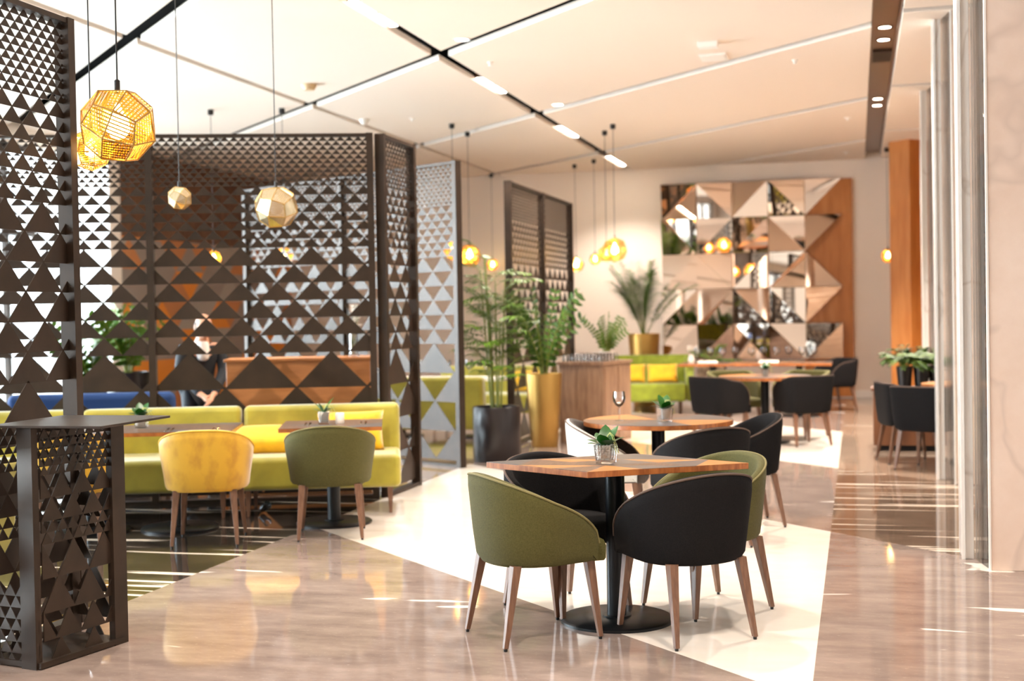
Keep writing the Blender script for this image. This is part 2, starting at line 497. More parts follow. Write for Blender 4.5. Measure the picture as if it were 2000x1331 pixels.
def panel(parent, p0, p1, H=3.0, post0=True, post1=True, pw=.055, back=True, phase=0, flip=False, rows=None):
    """one latticed panel from plan point p0 to p1 (relative to parent origin)"""
    d = Vector((p1[0]-p0[0], p1[1]-p0[1])); w = d.length; a = math.atan2(d.y, d.x)
    T = Matrix.Translation((p0[0], p0[1], 0)) @ Matrix.Rotation(a, 4, 'Z')
    m = MB(); t = MB()
    rows = rows or tri_rows()
    lattice(t, w, H-.02, .03, rows, -.002, .004, phase=phase)
    m.add(t.v, t.f, 0, T); m.build('perforated_panel', M['bronze'], parent)
    MB().box(0, w, -.035, .035, H-.025, H, T=T).build('rail', M['bronze'], parent)
    MB().box(0, w, -.035, .035, 0, .03, T=T).build('rail', M['bronze'], parent)
    if post0: MB().box(-pw/2, pw/2, -.04, .04, 0, H+.004, T=T).build('post', M['bronze'], parent)
    if post1: MB().box(w-pw/2, w+pw/2, -.04, .04, 0, H+.004, T=T).build('post', M['bronze'], parent)

s = thing('lattice_screen', 'tall dark bronze screen of triangles at the left edge, behind the host stand', 'screen', (-3.79, 5.80, 0))
panel(s, (0,-1.8), (0,0))
u20, v20 = Vector((math.cos(rad(20)), math.sin(rad(20)), 0)), Vector((-math.sin(rad(20)), math.cos(rad(20)), 0))
P0 = Vector((-3.84, 10.22, 0))
s = thing('lattice_screen', 'wide dark bronze triangle screen standing behind the lime banquette', 'screen', P0)
pa = -u20*1.80; pb = -u20*3.62
panel(s, (pa.x, pa.y), (-u20.x*.02, -u20.y*.02))
panel(s, (pb.x, pb.y), (pa.x, pa.y), post1=False)
panel(s, (.05, .06), (.05, .83), post0=True)
s = thing('lattice_screen', 'pale blue-lit triangle screen beside the dark palm planter', 'screen', (-3.77, 12.34, 0))
panel(s, (-1.56, .90), (0, 0)); panel(s, (-3.12, 1.80), (-1.56, .90), post1=False)
s = thing('lattice_screen', 'farthest triangle screen of two bays, behind the gold ZZ plant', 'screen', (-3.80, 14.42, 0))
panel(s, (0, 0), (0, 1.62)); panel(s, (0, 1.62), (0, 3.3), post0=False)

# ------------------------------------------------------------------ host stand
s = thing('host_stand', 'slim bronze host stand with triangle cut-outs and a thin flat top', 'stand', (-3.43, 4.95, 0), rad(-11))
# local: +Y runs along the side that faces the aisle, +X towards the aisle
T90 = Matrix.Rotation(PI/2, 4, 'Z')
rws = [(.045,.055)]*1 + [(.04,.05)]*4 + [(.10,.125)]*2 + [(.05,.0625)]*2 + [(.15,.1875)]*2 + [(.12,.15)]*1 + [(.16,.2)]*3
def stand_panel(x0, y0, x1, y1, rows, zt, zb, name='side_panel'):
    d = Vector((x1-x0, y1-y0)); a = math.atan2(d.y, d.x)
    T = Matrix.Translation((x0,y0,0)) @ Matrix.Rotation(a, 4, 'Z')
    t = MB(); lattice(t, d.length, zt, zb, rows, 0, .005)
    m = MB(); m.add(t.v, t.f, 0, T); m.build(name, M['bronze'], s)
stand_panel(0, .03, 0, .47, rws, 1.04, .03)
stand_panel(-.26, .03, -.26, .47, rws, 1.04, .03)
stand_panel(-.26, .50, 0, .50, rws, 1.04, .03, 'rear_panel')
stand_panel(-.26, 0, 0, 0, [(.05,.065)]*7, .36, .02, 'front_grille')
for x, y, w, d in ((0,0,.085,.035),(0,.49,.035,.085),(-.27,0,.05,.035),(-.27,.49,.035,.05)):
    MB().box(x-w if x == 0 and y == 0 else x-w/2, x if x == 0 and y == 0 else x+w/2, y-d/2, y+d/2, 0, 1.045).build('post', M['bronze'], s)
MB().box(-.28, .02, -.01, .50, .005, .03).build('base_plate', M['bronze'], s)
Tt = Matrix.Rotation(rad(11), 4, 'Z')
MB().box(-.21, .35, -.04, .54, 1.047, 1.058, T=Tt).build('top_plate', M['bronze'], s, bevel=.002)

# ------------------------------------------------------------------ tub chairs
def smooth(a, b, x):
    t = min(1, max(0, (x-a)/(b-a))); return t*t*(3-2*t)
def make_chair(fab, rim, label, inner=None, W=.62, D=.56, box=2.3, top=.775, ex_=1.7, name='tub_chair'):
    t = thing(name, label, 'chair')
    n = 56
    path = []                              # plan U from the right arm tip round the back to the left arm tip
    yf, yb = .24, -D/2
    yc = .0
    for i in range(n+1):
        q = -1 + 2*i/n
        a = abs(q); sg = 1 if q < 0 else -1
        if a > .72:
            y = yc + (yf-yc)*(a-.72)/.28; x = W/2 - .035*(a-.72)/.28
        else:
            th = PI/2*a/.72
            x = W/2*abs(math.sin(th))**(2/box); y = yc + (yb-yc)*abs(math.cos(th))**(2/box)
        path.append((sg*x, y, a))
    th_ = .048; z0 = .36
    v = []; f = []; prof_n = 0; rimpts = []
    for i,(x,y,a) in enumerate(path):
        x1,y1,_ = path[max(i-1,0)]; x2,y2,_ = path[min(i+1,n)]
        tx, ty = x2-x1, y2-y1; l = math.hypot(tx,ty) or 1
        nx, ny = ty/l, -tx/l               # towards the outside
        if nx*x + ny*(y-.02) < 0: nx, ny = -nx, -ny
        zt = .455 + (top-.455)*max(0, 1-a**ex_)**.6
        ring = []
        def sc(z): return .885 + .115*smooth(.36,.66,z)
        for z, off in ((z0+.012,-.012),(z0+.03,0),((z0+zt)/2*.9,0),(zt-.06,0),(zt-.016,0),(zt-.003,-.008)):
            k = sc(z); ring.append(((x+nx*off)*k, (y+ny*off)*k, z))
        for z, off in ((zt,-.5*th_),(zt-.004,-th_+.008),(zt-.02,-th_),(max(zt-.12,.44),-th_),(.40,-th_)):
            k = sc(z); ring.append(((x+nx*off)*k, (y+ny*off)*k, z))
        prof_n = len(ring); v += ring
        k = sc(zt); rimpts.append(((x-nx*.002)*k, (y-ny*.002)*k, zt-.006))
    for i in range(n):
        for j in range(prof_n-1):
            f.append((i*prof_n+j, (i+1)*prof_n+j, (i+1)*prof_n+j+1, i*prof_n+j+1))
        f.append((i*prof_n+prof_n-1, (i+1)*prof_n+prof_n-1, (i+1)*prof_n, i*prof_n))
    f.append(list(range(prof_n))); f.append([n*prof_n+j for j in range(prof_n-1,-1,-1)])
    mb = MB().add(v, f)
    if inner:
        mb.m = [1 if (k < n*prof_n and k % prof_n in (6,7,8,9)) else 0 for k in range(len(mb.f))]
    mb.build('backrest', [fab, inner] if inner else fab, t, smooth=True)
    MB().tube(rimpts, .0055, 6).build('piping', rim, t, smooth=True)
    # seat: rounded plug inside the shell with a soft front edge
    poly = []
    for x,y,a in path:
        poly.append((x*.87*.90, y*.86))
    sx = W/2*.80
    poly = poly + [(-sx*.9, .272), (0, .285), (sx*.9, .272)]
    st = MB(); N_ = len(poly); v = []; f = []
    for z,k in ((z0-.002,.90),(z0,.96),(z0+.012,.985),(.43,.99),(.455,.96),(.468,.88),(.475,.6),(.477,.2)):
        v += [(px*k, .0+(py)*k, z) for px,py in poly]
    L = 8
    for i in range(L-1):
        for j in range(N_):
            j2 = (j+1)%N_; f.append((i*N_+j, i*N_+j2, (i+1)*N_+j2, (i+1)*N_+j))
    f.append(list(range(N_-1,-1,-1))); f.append([(L-1)*N_+j for j in range(N_)])
    st.add(v, f); st.build('seat', inner or fab, t, smooth=True)
    for sx_, fx, fy, tx, ty in ((1,.212,-.245,.185,-.175),(-1,.212,-.245,.185,-.175),(1,.215,.235,.185,.195),(-1,.215,.235,.185,.195)):
        lg = MB().taper((sx_*fx, fy, .012), (sx_*tx, ty, .372), .022, .022, .046, .042).build('leg', M['leg'], t, bevel=.003)
        MB().lathe([(.008,0),(.009,.013)], 10).add([], []).build('foot_glide', M['glide'], lg).location = (sx_*fx, fy, 0)
    return t
ch_olive = make_chair(M['olive'], M['olive_rim'], 'olive green tub chair with its back to us at the square table')
ch_black = make_chair(M['black'], M['black_rim'], 'charcoal tub chair with its back to us, front right at the square table')
ch_yellow = make_chair(M['yellow'], M['yellow_rim'], 'mustard velvet tub chair at the wide banquette table, the fully visible one', box=3.2)
ch_grey = make_chair(M['grey'], M['black_rim'], 'grey tub chair with outside coloured pale as window-lit, dark inside, at the round table', inner=M['greyin'])
ch_box = make_chair(M['black'], M['black_rim'], 'boxy charcoal armchair at the far round table, nearer the aisle', box=5, W=.58, ex_=4.5)
def put(o, x, y, ang):
    o.location = (x, y, 0); o.rotation_euler = (0,0,rad(ang-90))
G = 'tub chairs'
for o in (ch_olive, ch_black, ch_yellow, ch_grey): o['group'] = G
put(ch_olive, -1.477, 5.94, 40)
put(ch_black, -.788, 6.093, 131)
dup(ch_black, (-1.446, 6.532, 0), rad(-39-90), 'charcoal tub chair behind the square table, half hidden by the tabletop')
dup(ch_olive, (-.754, 6.654, 0), rad(224.4-90), 'olive green tub chair at the square table, inside of its back showing')
put(ch_grey, -1.66, 8.84, 6)
dup(ch_black, (-.98, 8.45, 0), rad(128-90), 'charcoal tub chair with its back to us at the round table')
dup(ch_black, (-.80, 9.32, 0), rad(200-90), 'charcoal tub chair facing left on the right of the round table')
put(ch_yellow, -4.253, 8.07, 110)
dup(ch_olive, (-3.515, 8.43, 0), rad(110-90), 'olive tub chair with its back to us in front of the lime banquette')
ch_y2 = dup(ch_yellow, (-5.10, 7.80, 0), rad(110-90), 'mustard velvet tub chair mostly hidden behind the host stand')
put(ch_box, -.60, 14.86, 122)
ch_box['group'] = 'armchairs at the far tables'
GB = 'armchairs at the far tables'
dup(ch_box, (-1.48, 14.72, 0), rad(50-90), 'boxy charcoal armchair at the far round table, on its left side', GB)
ch_far = make_chair(M['olive'], M['olive_rim'], 'olive armchair behind the far round table, on the left', box=5, W=.58, ex_=4.5)
put(ch_far, -1.40, 15.75, -60); ch_far['group'] = GB
dup(ch_far, (-.66, 15.75, 0), rad(-120-90), 'olive armchair behind the far round table, on the right', GB)
dup(ch_box, (-.34, 19.72, 0), rad(215-90), 'charcoal armchair at the end of the long table under the mirrors', GB)
dup(ch_box, (.46, 13.33, 0), rad(15-90), 'charcoal armchair by the hanging fern, left of the pair beside the marble columns', 'armchairs beside the columns')
dup(ch_box, (.625, 12.75, 0), rad(62-90), 'charcoal armchair by the hanging fern, right of the pair beside the marble columns', 'armchairs beside the columns')

# ------------------------------------------------------------------ tables
def pedestal(t, x, y, h, br=.275, pr=.047):
    MB().lathe([(br,0),(br,.012),(br-.01,.02),(.07,.024),(.07,.03)], 48, T=Matrix.Translation((x,y,0))).build('base', M['steel_black'], t, smooth=True)
    MB().lathe([(pr,.03),(pr,h-.012),(.14,h-.012),(.14,h)], 32, T=Matrix.Translation((x,y,0))).build('column_leg', M['steel_black'], t, smooth=True)
def veneer_top(t, poly, z, th, cells, edge='oak'):
    """tabletop slab with triangular veneers laid flush on it"""
    e = MB().prism(poly, z-th, z-.0015); e.build('tabletop', M[edge], t, bevel=.002)
    m = MB()
    for tri, k in cells:
        m.prism(tri, z-.0015, z, k)
    m.build('veneer', [M['veneer_grey'], M['veneer_brown'], M['veneer_oak']], t)
def quad_cells(c, n=3, seq=(0,1,2,1,0,0,2,1,1,0,2,0,1,2,0,1,0,2)):
    out = []; k = 0
    def P(i, j):
        a, b = i/n, j/n
        return tuple((1-a)*(1-b)*c[0][q] + a*(1-b)*c[1][q] + a*b*c[2][q] + (1-a)*b*c[3][q] for q in (0,1))
    for i in range(n):
        for j in range(n):
            A,B,D_,E_ = P(i,j), P(i+1,j), P(i+1,j+1), P(i,j+1)
            if (i+j) % 2: tr = ((A,B,D_),(A,D_,E_))
            else: tr = ((A,B,E_),(B,D_,E_))
            for q in tr:
                out.append((q, seq[k % len(seq)])); k += 1
    return out
t = thing('dining_table', 'square-cornered table of patchwork wood on a round black base, nearest to us', 'table', (-1.149, 6.301, 0))
corners = [(-.635,-.04),(-.055,-.39),(.64,.045),(.035,.40)]
pedestal(t, 0, 0, .74)
veneer_top(t, corners, .77, .029, quad_cells(corners, 3))
t = thing('dining_table', 'round patchwork wood table with a wine glass on it', 'table', (-1.344, 9.07, 0))
pedestal(t, 0, 0, .72)
R_ = .515
circ = [(R_*math.cos(2*PI*k/64), R_*math.sin(2*PI*k/64)) for k in range(64)]
cells = []
for k in range(64):
    a, b = circ[k], circ[(k+1)%64]
    cells.append((((0,0), a, b), [0,1,2,1,0,2][int(k/64*6)]))
veneer_top(t, circ, .75, .032, cells)
rz20 = rad(20)
t = thing('dining_table', 'wooden table with a candle and a small plant in front of the lime banquette', 'table', (-3.70, 8.92, 0), rz20)
pedestal(t, 0, 0, .695)
q = [(-.36,-.35),(.36,-.35),(.36,.35),(-.36,.35)]
veneer_top(t, q, .725, .028, quad_cells(q, 2, (1,0,1,1,0,1,1,1)))
t = thing('dining_table', 'wide wooden banquette table behind the mustard velvet chair', 'table', (-4.72, 8.52, 0), rz20)
pedestal(t, 0, 0, .695); pedestal(t, -.62, 0, .695)
q = [(-1.0,-.35),(.42,-.35),(.42,.35),(-1.0,.35)]
veneer_top(t, q, .725, .028, quad_cells(q, 3, (1,0,1,1,0,1,1,1)))
t = thing('dining_table', 'round wooden table between charcoal armchairs, in front of the mirror wall', 'table', (-1.02, 15.12, 0))
pedestal(t, 0, 0, .72)
veneer_top(t, circ, .75, .035, cells)
t = thing('dining_table', 'long table set with glasses right under the mirror wall', 'table', (-1.40, 18.9, 0))
for x in (-.6, .6): pedestal(t, x, 0, .72)
q = [(-1.05,-.4),(1.05,-.4),(1.05,.4),(-1.05,.4)]
veneer_top(t, q, .75, .035, quad_cells(q, 3, (1,0,1,2)))
t = thing('dining_table', 'small wooden table at the marble columns, below the hanging fern', 'table', (1.06, 13.2, 0))
pedestal(t, 0, 0, .73, br=.24)
R_ = .48
circ2 = [(R_*math.cos(2*PI*k/48), R_*math.sin(2*PI*k/48)) for k in range(48)]
veneer_top(t, circ2, .765, .03, [(((0,0), circ2[k], circ2[(k+1)%48]), 2) for k in range(48)])

# ------------------------------------------------------------------ banquettes
def soft_box(name, m, parent, x0, x1, y0, y1, z0, z1, r=.05, T=None):
    return MB().box(x0,x1,y0,y1,z0,z1,T=T).build(name, m, parent, bevel=r, seg=4)
def banquette(loc, rz, w, label, group='lime banquette modules', m='lime'):
    """front edge along local y=0, back towards +y, right end at local x=0"""
    t = thing('banquette', label, 'sofa', loc, rz, group)
    soft_box('seat', M[m], t, -w+.006, -.006, 0, .74, .20, .45, .045)
    # the backrest leans a little
    b = MB(); b.add([(-w+.006,.58,.40),(-.006,.58,.40),(-.006,.74,.22),(-w+.006,.74,.22),(-w+.006,.63,.80),(-.006,.63,.80),(-.006,.79,.80),(-w+.006,.79,.80)],
          [(0,1,2,3),(4,5,6,7),(0,1,5,4),(1,2,6,5),(2,3,7,6),(3,0,4,7)])
    b.build('backrest', M[m], t, bevel=.045, seg=4)
    for x in (-w+.09, -.09):
        for y in (.07, .62):
            MB().taper((x,y,0),(x,y,.21),.022,.022,.045,.045).build('leg', M['leg'], t, bevel=.002)
    return t
O = Vector((-3.70, 8.92, 0))
def loc20(u, v, z=0): 
    p = O + u20*u + v20*v; return (p.x, p.y, z)
banquette(loc20(.50,.36), rz20, 1.25, 'right end module of the lime banquette, behind the table with the candle')
banquette(loc20(-.757,.36), rz20, 1.25, 'middle module of the lime banquette, behind the mustard chair')
banquette(loc20(-2.014,.36), rz20, 1.25, 'left module of the lime banquette, seen through the left screen')
banquette((-4.12, 4.45, 0), rad(90), 1.40, 'lime sofa end seen between the host stand and the left screen', None).location = (-4.98, 6.0, 0)
bpy.context.view_layer.update()
for o in list(C.objects):
    if o.get('label', '').startswith('lime sofa end'): o.rotation_euler = (0,0,rad(-90)); o.location = (-4.98, 4.55, 0)
bk = banquette((-4.0, 14.35, 0), rad(180), 1.5, 'lime banquette seen from behind between the blue-lit screen and the palm', None)
bk.location = (-5.55, 14.9, 0)
banquette((-4.05, 16.6, 0), rad(0), 1.5, 'lime banquette with a yellow cushion behind the farthest triangle screen', None)
sf = thing('loveseat', 'tufted lime loveseat with two yellow cushions beside the sideboard', 'sofa', (-2.98, 19.55, 0), rad(10))
soft_box('seat', M['lime_tuft'], sf, -.62, .50, -.36, .36, .17, .44, .05)
bb = MB(); nx, nz = 34, 12; v = []; f = []
for i in range(nx+1):
    for j in range(nz+1):
        x = -.66 + 1.22*i/nx; z = .40 + .44*j/nz
        ux = (x*7.0) % 1; uz = (z*7.0 + (.5 if int(math.floor(x*7.0)) % 2 else 0)) % 1
        d = .022*math.cos(2*PI*ux)*math.cos(2*PI*uz)
        v.append((x, .20 + .10*(z-.4)/.44 - d, z))
for i in range(nx):
    for j in range(nz):
        a = i*(nz+1)+j; f.append((a, a+nz+1, a+nz+2, a+1))
o0 = len(v)
v += [(-.66,.46,.17),(.56,.46,.17),(.56,.46,.84),(-.66,.46,.84),(-.66,.22,.17),(.56,.22,.17)]
f += [(o0,o0+1,o0+2,o0+3),(nz, nx*(nz+1)+nz, o0+2, o0+3),(0,o0+4,o0,o0+3,nz),(nx*(nz+1),o0+5,o0+1,o0+2,nx*(nz+1)+nz),(o0+4,o0+5,nx*(nz+1),0),(o0,o0+1,o0+5,o0+4)]
bb.add(v, f); bb.build('backrest', M['lime_tuft'], sf, smooth=True)
w_ = MB().add([(.50,-.30,.17),(.60,-.30,.17),(.60,.46,.17),(.50,.46,.17),(.50,-.22,.50),(.62,-.22,.50),(.66,.40,.84),(.50,.30,.84)],
     [(0,1,2,3),(4,5,6,7),(0,1,5,4),(1,2,6,5),(2,3,7,6),(3,0,4,7)])
w_.build('armrest', M['lime_tuft'], sf, bevel=.03, seg=3)
for x in (-.5,.42):
    for y in (-.28,.30): MB().taper((x,y,0),(x,y,.18),.022,.022,.04,.04).build('leg', M['leg'], sf)

def cushion(loc, rz, w, d, h, tilt, label, group='yellow cushions'):
    mb = MB(); n = 14; v = []; f = []
    for s_ in (1,-1):
        for i in range(n+1):
            for j in range(n+1):
                a, b = -1+2*i/n, -1+2*j/n
                pin = 1 - .10*(abs(a)*abs(b))**1 
                k = (max(0,(1-a**4))*max(0,(1-b**4)))**.55
                ex = 1 - .07*(1-b*b) * abs(a)**3; ey = 1 - .09*(1-a*a) * abs(b)**3
                wr = .06*math.sin(9*a+3*b)*k*(abs(a)**2)
                v.append((a*w/2*ex, s_*(h/2*k*(1+wr)) , b*d/2*ey))
    m_ = (n+1)**2
    for s_ in (0,1):
        for i in range(n):
            for j in range(n):
                a = s_*m_+i*(n+1)+j
                f.append((a,a+1,a+n+2,a+n+1) if s_ else (a,a+n+1,a+n+2,a+1))
    mb.add(v, f)
    o = mb.build('cushion', M['pillow'], None, smooth=True)
    bm = bmesh.new(); bm.from_mesh(o.data); bmesh.ops.remove_doubles(bm, verts=bm.verts, dist=1e-5); bm.to_mesh(o.data); bm.free()
    o.location = loc; o.rotation_euler = (tilt, 0, rz)
    return tag(o, label, 'cushion', group)
cushion(loc20(-.52,.80,.545), rz20, .60, .30, .17, rad(-58), 'plump yellow cushion lying on the middle of the lime banquette')
cushion(loc20(.12,.80,.60), rz20, .50, .34, .17, rad(-25), 'yellow cushion behind the olive chair at the right end of the lime banquette')
cushion(loc20(-1.95,.80,.60), rz20, .50, .34, .17, rad(-25), 'yellow cushion on the left module of the lime banquette, seen through the left screen')
cushion((-2.80,19.42,.58), rad(14), .46, .30, .15, rad(-22), 'wide yellow cushion in the middle of the tufted loveseat')
cushion((-3.22,19.40,.58), rad(6), .34, .30, .15, rad(-22), 'yellow cushion at the left end of the tufted loveseat, partly hidden by the sideboard')
cushion((-4.30,17.02,.60), 0, .46, .32, .15, rad(-25), 'yellow cushion behind the farthest triangle screen')

# ------------------------------------------------------------------ table plants, glasses, small things
def leaf_shape(mb, base, d, up, L, W, droop=.2, n=7, fold=.15, mi=0):
    base = Vector(base); d = Vector(d).normalized(); up = Vector(up).normalized()
    side = d.cross(up).normalized(); up = side.cross(d).normalized()
    v = []; f = []
    for i in range(n+1):
        t = i/n
        c = base + d*(L*t) - up*(droop*L*t*t)
        w = W/2*math.sin(PI*min(1,(t*.94+.06)))**.75 if t < 1 else .0005
        v += [c - side*w + up*fold*w, c, c + side*w + up*fold*w]
    for i in range(n):
        a = 3*i
        f += [(a,a+3,a+4,a+1),(a+1,a+4,a+5,a+2)]
    mb.add(v, f, mi)
def glass_pot(label, loc, rz=0, sc=1, spiky=False, group='small potted plants on the tables'):
    t = thing('potted_plant', label, 'plant', loc, rz, group)
    rnd = random.Random(label)
    a0, a1, h = .038*sc, .046*sc, .090*sc
    def sq(k, z): return [(-k,-k,z),(k,-k,z),(k,k,z),(-k,k,z)]
    v = sq(a0,0) + sq(a1,h) + sq(a1-.005*sc,h) + sq(a0-.005*sc,.012*sc)
    f = [(3,2,1,0)] + [(i,(i+1)%4,4+(i+1)%4,4+i) for i in range(4)] + [(4+i,4+(i+1)%4,8+(i+1)%4,8+i) for i in range(4)] + [(8+i,8+(i+1)%4,12+(i+1)%4,12+i) for i in range(4)] + [(12,13,14,15)]
    MB().add(v, f).build('glass_pot', M['glass'], t, bevel=.003)
    pb = MB()
    bm = bmesh.new(); bmesh.ops.create_icosphere(bm, subdivisions=1, radius=1)
    pv = [p.co.copy() for p in bm.verts]; pf = [[q.index for q in p.verts] for p in bm.faces]; bm.free()
    for lay in range(7):
        z = .02*sc + lay*.0105*sc; k = (a0 + (a1-a0)*z/h) - .015*sc
        for i in range(5):
            for j in range(5):
                if 0 < lay < 6 and 0 < i < 4 and 0 < j < 4: continue
                x = -k + 2*k*i/4 + rnd.uniform(-.003,.003)*sc; y = -k + 2*k*j/4 + rnd.uniform(-.003,.003)*sc
                r = rnd.uniform(.0075,.0095)*sc
                T = Matrix.Translation((x,y,z)) @ Matrix.Diagonal((r,r*rnd.uniform(.7,1),r*rnd.uniform(.7,1),1)) 
                pb.add(pv, pf, 0, T)
    o = pb.build('pebbles', M['white_pebble'], t, smooth=True); o['kind'] = 'stuff'
    MB().box(-.02*sc,.02*sc,-.02*sc,.02*sc,.015*sc,.085*sc).build('soil', M['white_pebble'], t)
    lf = MB()
    if spiky:
        for k in range(9):
            a = 2*PI*k/9 + rnd.uniform(-.2,.2); e = rnd.uniform(.5,1.25)
            leaf_shape(lf, (.008*math.cos(a),.008*math.sin(a),  .080*sc), (math.cos(a)*math.cos(e),math.sin(a)*math.cos(e),math.sin(e)), (0,0,1), rnd.uniform(.09,.14)*sc, .022*sc, .35)
    else:
        for k,(a,e,L) in enumerate([(110,74,.112),(55,68,.115),(175,30,.095),(235,24,.095),(300,38,.09),(20,40,.095),(140,48,.10),(270,60,.085)]):
            a = rad(a); e = rad(e)
            leaf_shape(lf, (.01*math.cos(a),.01*math.sin(a),  .080*sc), (math.cos(a)*math.cos(e),math.sin(a)*math.cos(e),math.sin(e)), (0,0,1) if e < 1.1 else (-math.cos(a),-math.sin(a),.3), L*sc, .066*sc, .22)
    lf.build('leaves', M['leaf_dark'], t, smooth=True)
    rt_ = MB()
    for k in range(5):
        a = rad(-10 + 18*k + rnd.uniform(-8,8)); L = rnd.uniform(.06,.10)*sc
        pts = [(math.cos(a)*L*q, math.sin(a)*L*q, (.10 + .05*math.sin(PI*q*1.15) - .03*q*q)*sc) for q in (0,.2,.4,.6,.8,1)]
        rt_.tube(pts, .0016*sc, 5)
    rt_.build('aerial_root', M['root'], t, smooth=True)
    return t
glass_pot('small green plant in a pebble-filled glass pot on the square table', (-1.186,6.275,.7702), rad(-10))
glass_pot('small green plant in a pebble-filled glass pot on the round table', (-1.274,8.92,.7502), rad(30))
glass_pot('spiky small plant in a white pebble pot beside the candle', (-3.748,8.88,.7252), rz20, spiky=True)
glass_pot('small plant in a pale pebble pot on the wide banquette table', (-5.01,8.51,.7252), rz20)
glass_pot('small plant in a pale pot in the middle of the far round table', (-1.0,15.0,.7502), 0, .9)

def wine_glass(label, loc, sc=1, group=None):
    t = thing('wine_glass', label, 'glass', loc, 0, group)
    MB().lathe([(.034,.0),(.034,.002),(.006,.006),(.0045,.03),(.0045,.085),(.008,.095)], 24, T=Matrix.Scale(sc,4)).build('stem', M['glass'], t, smooth=True)
    MB().lathe([(.007,.092),(.022,.105),(.034,.13),(.037,.155),(.033,.20),(.0315,.20),(.0355,.155),(.0325,.131),(.02,.107),(.004,.097)], 24, T=Matrix.Diagonal((1.2*sc,1.2*sc,sc,1))).build('bowl', M['glass'], t, smooth=True)
    return t
wine_glass('empty stemmed wine glass standing alone on the round table', (-1.60,8.99,.7502))
g0 = wine_glass('stemmed glass set on the long table under the mirror wall', (-2.2,18.8,.7502), 1.1, 'glasses on the long table')
for x, y in [(-2.05,19.05),(-1.85,18.75),(-1.7,19.1),(-1.45,18.8),(-1.3,19.15),(-1.1,18.8),(-.95,19.1),(-.75,18.85),(-.6,19.15)]:
    dup(g0, (x,y,.7502), 0)
for i,(x,y,l) in enumerate([(-2.05,18.66,'folded white napkin at the left end of the long table'),(-1.2,18.64,'folded white napkin at the middle of the long table')]):
    n = MB().box(-.14,.14,-.07,.07,0,.022).box(-.13,.13,-.06,.065,.022,.04).build('napkin', M['linen'], None, bevel=.006)
    n.location = (x,y,.7502); tag(n, l, 'napkin', 'napkins on the long table')
def candle(label, loc):
    t = thing('pillar_candle', label, 'candle', loc)
    MB().lathe([(.03,0),(.032,.004),(.032,.074),(.029,.078),(.02,.074)], 32).build('wax', M['porcelain'], t, smooth=True)
    MB().tube([(0,0,.07),(.001,0,.082)], .0013, 6).build('wick', M['cord'], t)
candle('white pillar candle beside the spiky plant on the banquette table', (-3.645,8.93,.7252))
def cutlery(label, loc, rz, group):
    t = thing('cutlery_set', label, 'cutlery', loc, rz, group)
    for i,x in enumerate((-.02,.012)):
        MB().box(x-.004,x+.004,-.10,.02,0,.004).build('handle', M['silver'], t, bevel=.0015)
        MB().add([(x-.009,.02,.001),(x+.009,.02,.001),(x+.007,.10,.006),(x-.007,.10,.006),(x-.009,.02,.004),(x+.009,.02,.004),(x+.007,.10,.009),(x-.007,.10,.009)],
            [(0,1,2,3),(4,5,6,7),(0,1,5,4),(1,2,6,5),(2,3,7,6),(3,0,4,7)]).build('blade', M['silver'], t)
for l, uv in (('knife and fork left of the spiky plant on the banquette table',(-.17,-.06)),('knife and fork at the right of the candle on the banquette table',(.23,-.06)),
              ('knife and fork beside the pale pot on the wide banquette table',(-1.12,-.24)),('knife and fork at the right end of the wide banquette table',(-.80,-.28))):
    cutlery(l, loc20(*uv, .7252), rz20, 'cutlery on the banquette tables')
tm = MB().lathe([(.026,0),(.034,.09),(.031,.09),(.024,.006)], 20).build('glass_tumbler', M['glass'], None, smooth=True)
tm.location = loc20(-.58,.62,.03); tm.rotation_euler = (0, rad(64), rad(-30)); tag(tm, 'small glass tumbler tipped over on the dark floor under the banquette', 'glass')

# ------------------------------------------------------------------ pendant lamps
def kite_ball(r, rot):
    import itertools
    V = []; A = [Vector(p) for p in ((1,0,0),(-1,0,0),(0,1,0),(0,-1,0),(0,0,1),(0,0,-1))]
    e = .5**.5 * 1.0; b = .5774*.97
    faces = []
    mbv = []; uvs = []
    for sx in (1,-1):
        for sy in (1,-1):
            for sz in (1,-1):
                cor = Vector((sx,sy,sz))*b
                ax = [Vector((sx,0,0)), Vector((0,sy,0)), Vector((0,0,sz))]
                for i in range(3):
                    a = ax[i]; m1 = (a + ax[(i+1)%3]).normalized()*.985; m2 = (a + ax[(i+2)%3]).normalized()*.985
                    faces.append([a, m1, cor, m2])
    R = Matrix.Rotation(rot[0],3,'X') @ Matrix.Rotation(rot[1],3,'Y') @ Matrix.Rotation(rot[2],3,'Z')
    return [[R @ p * r for p in f] for f in faces]
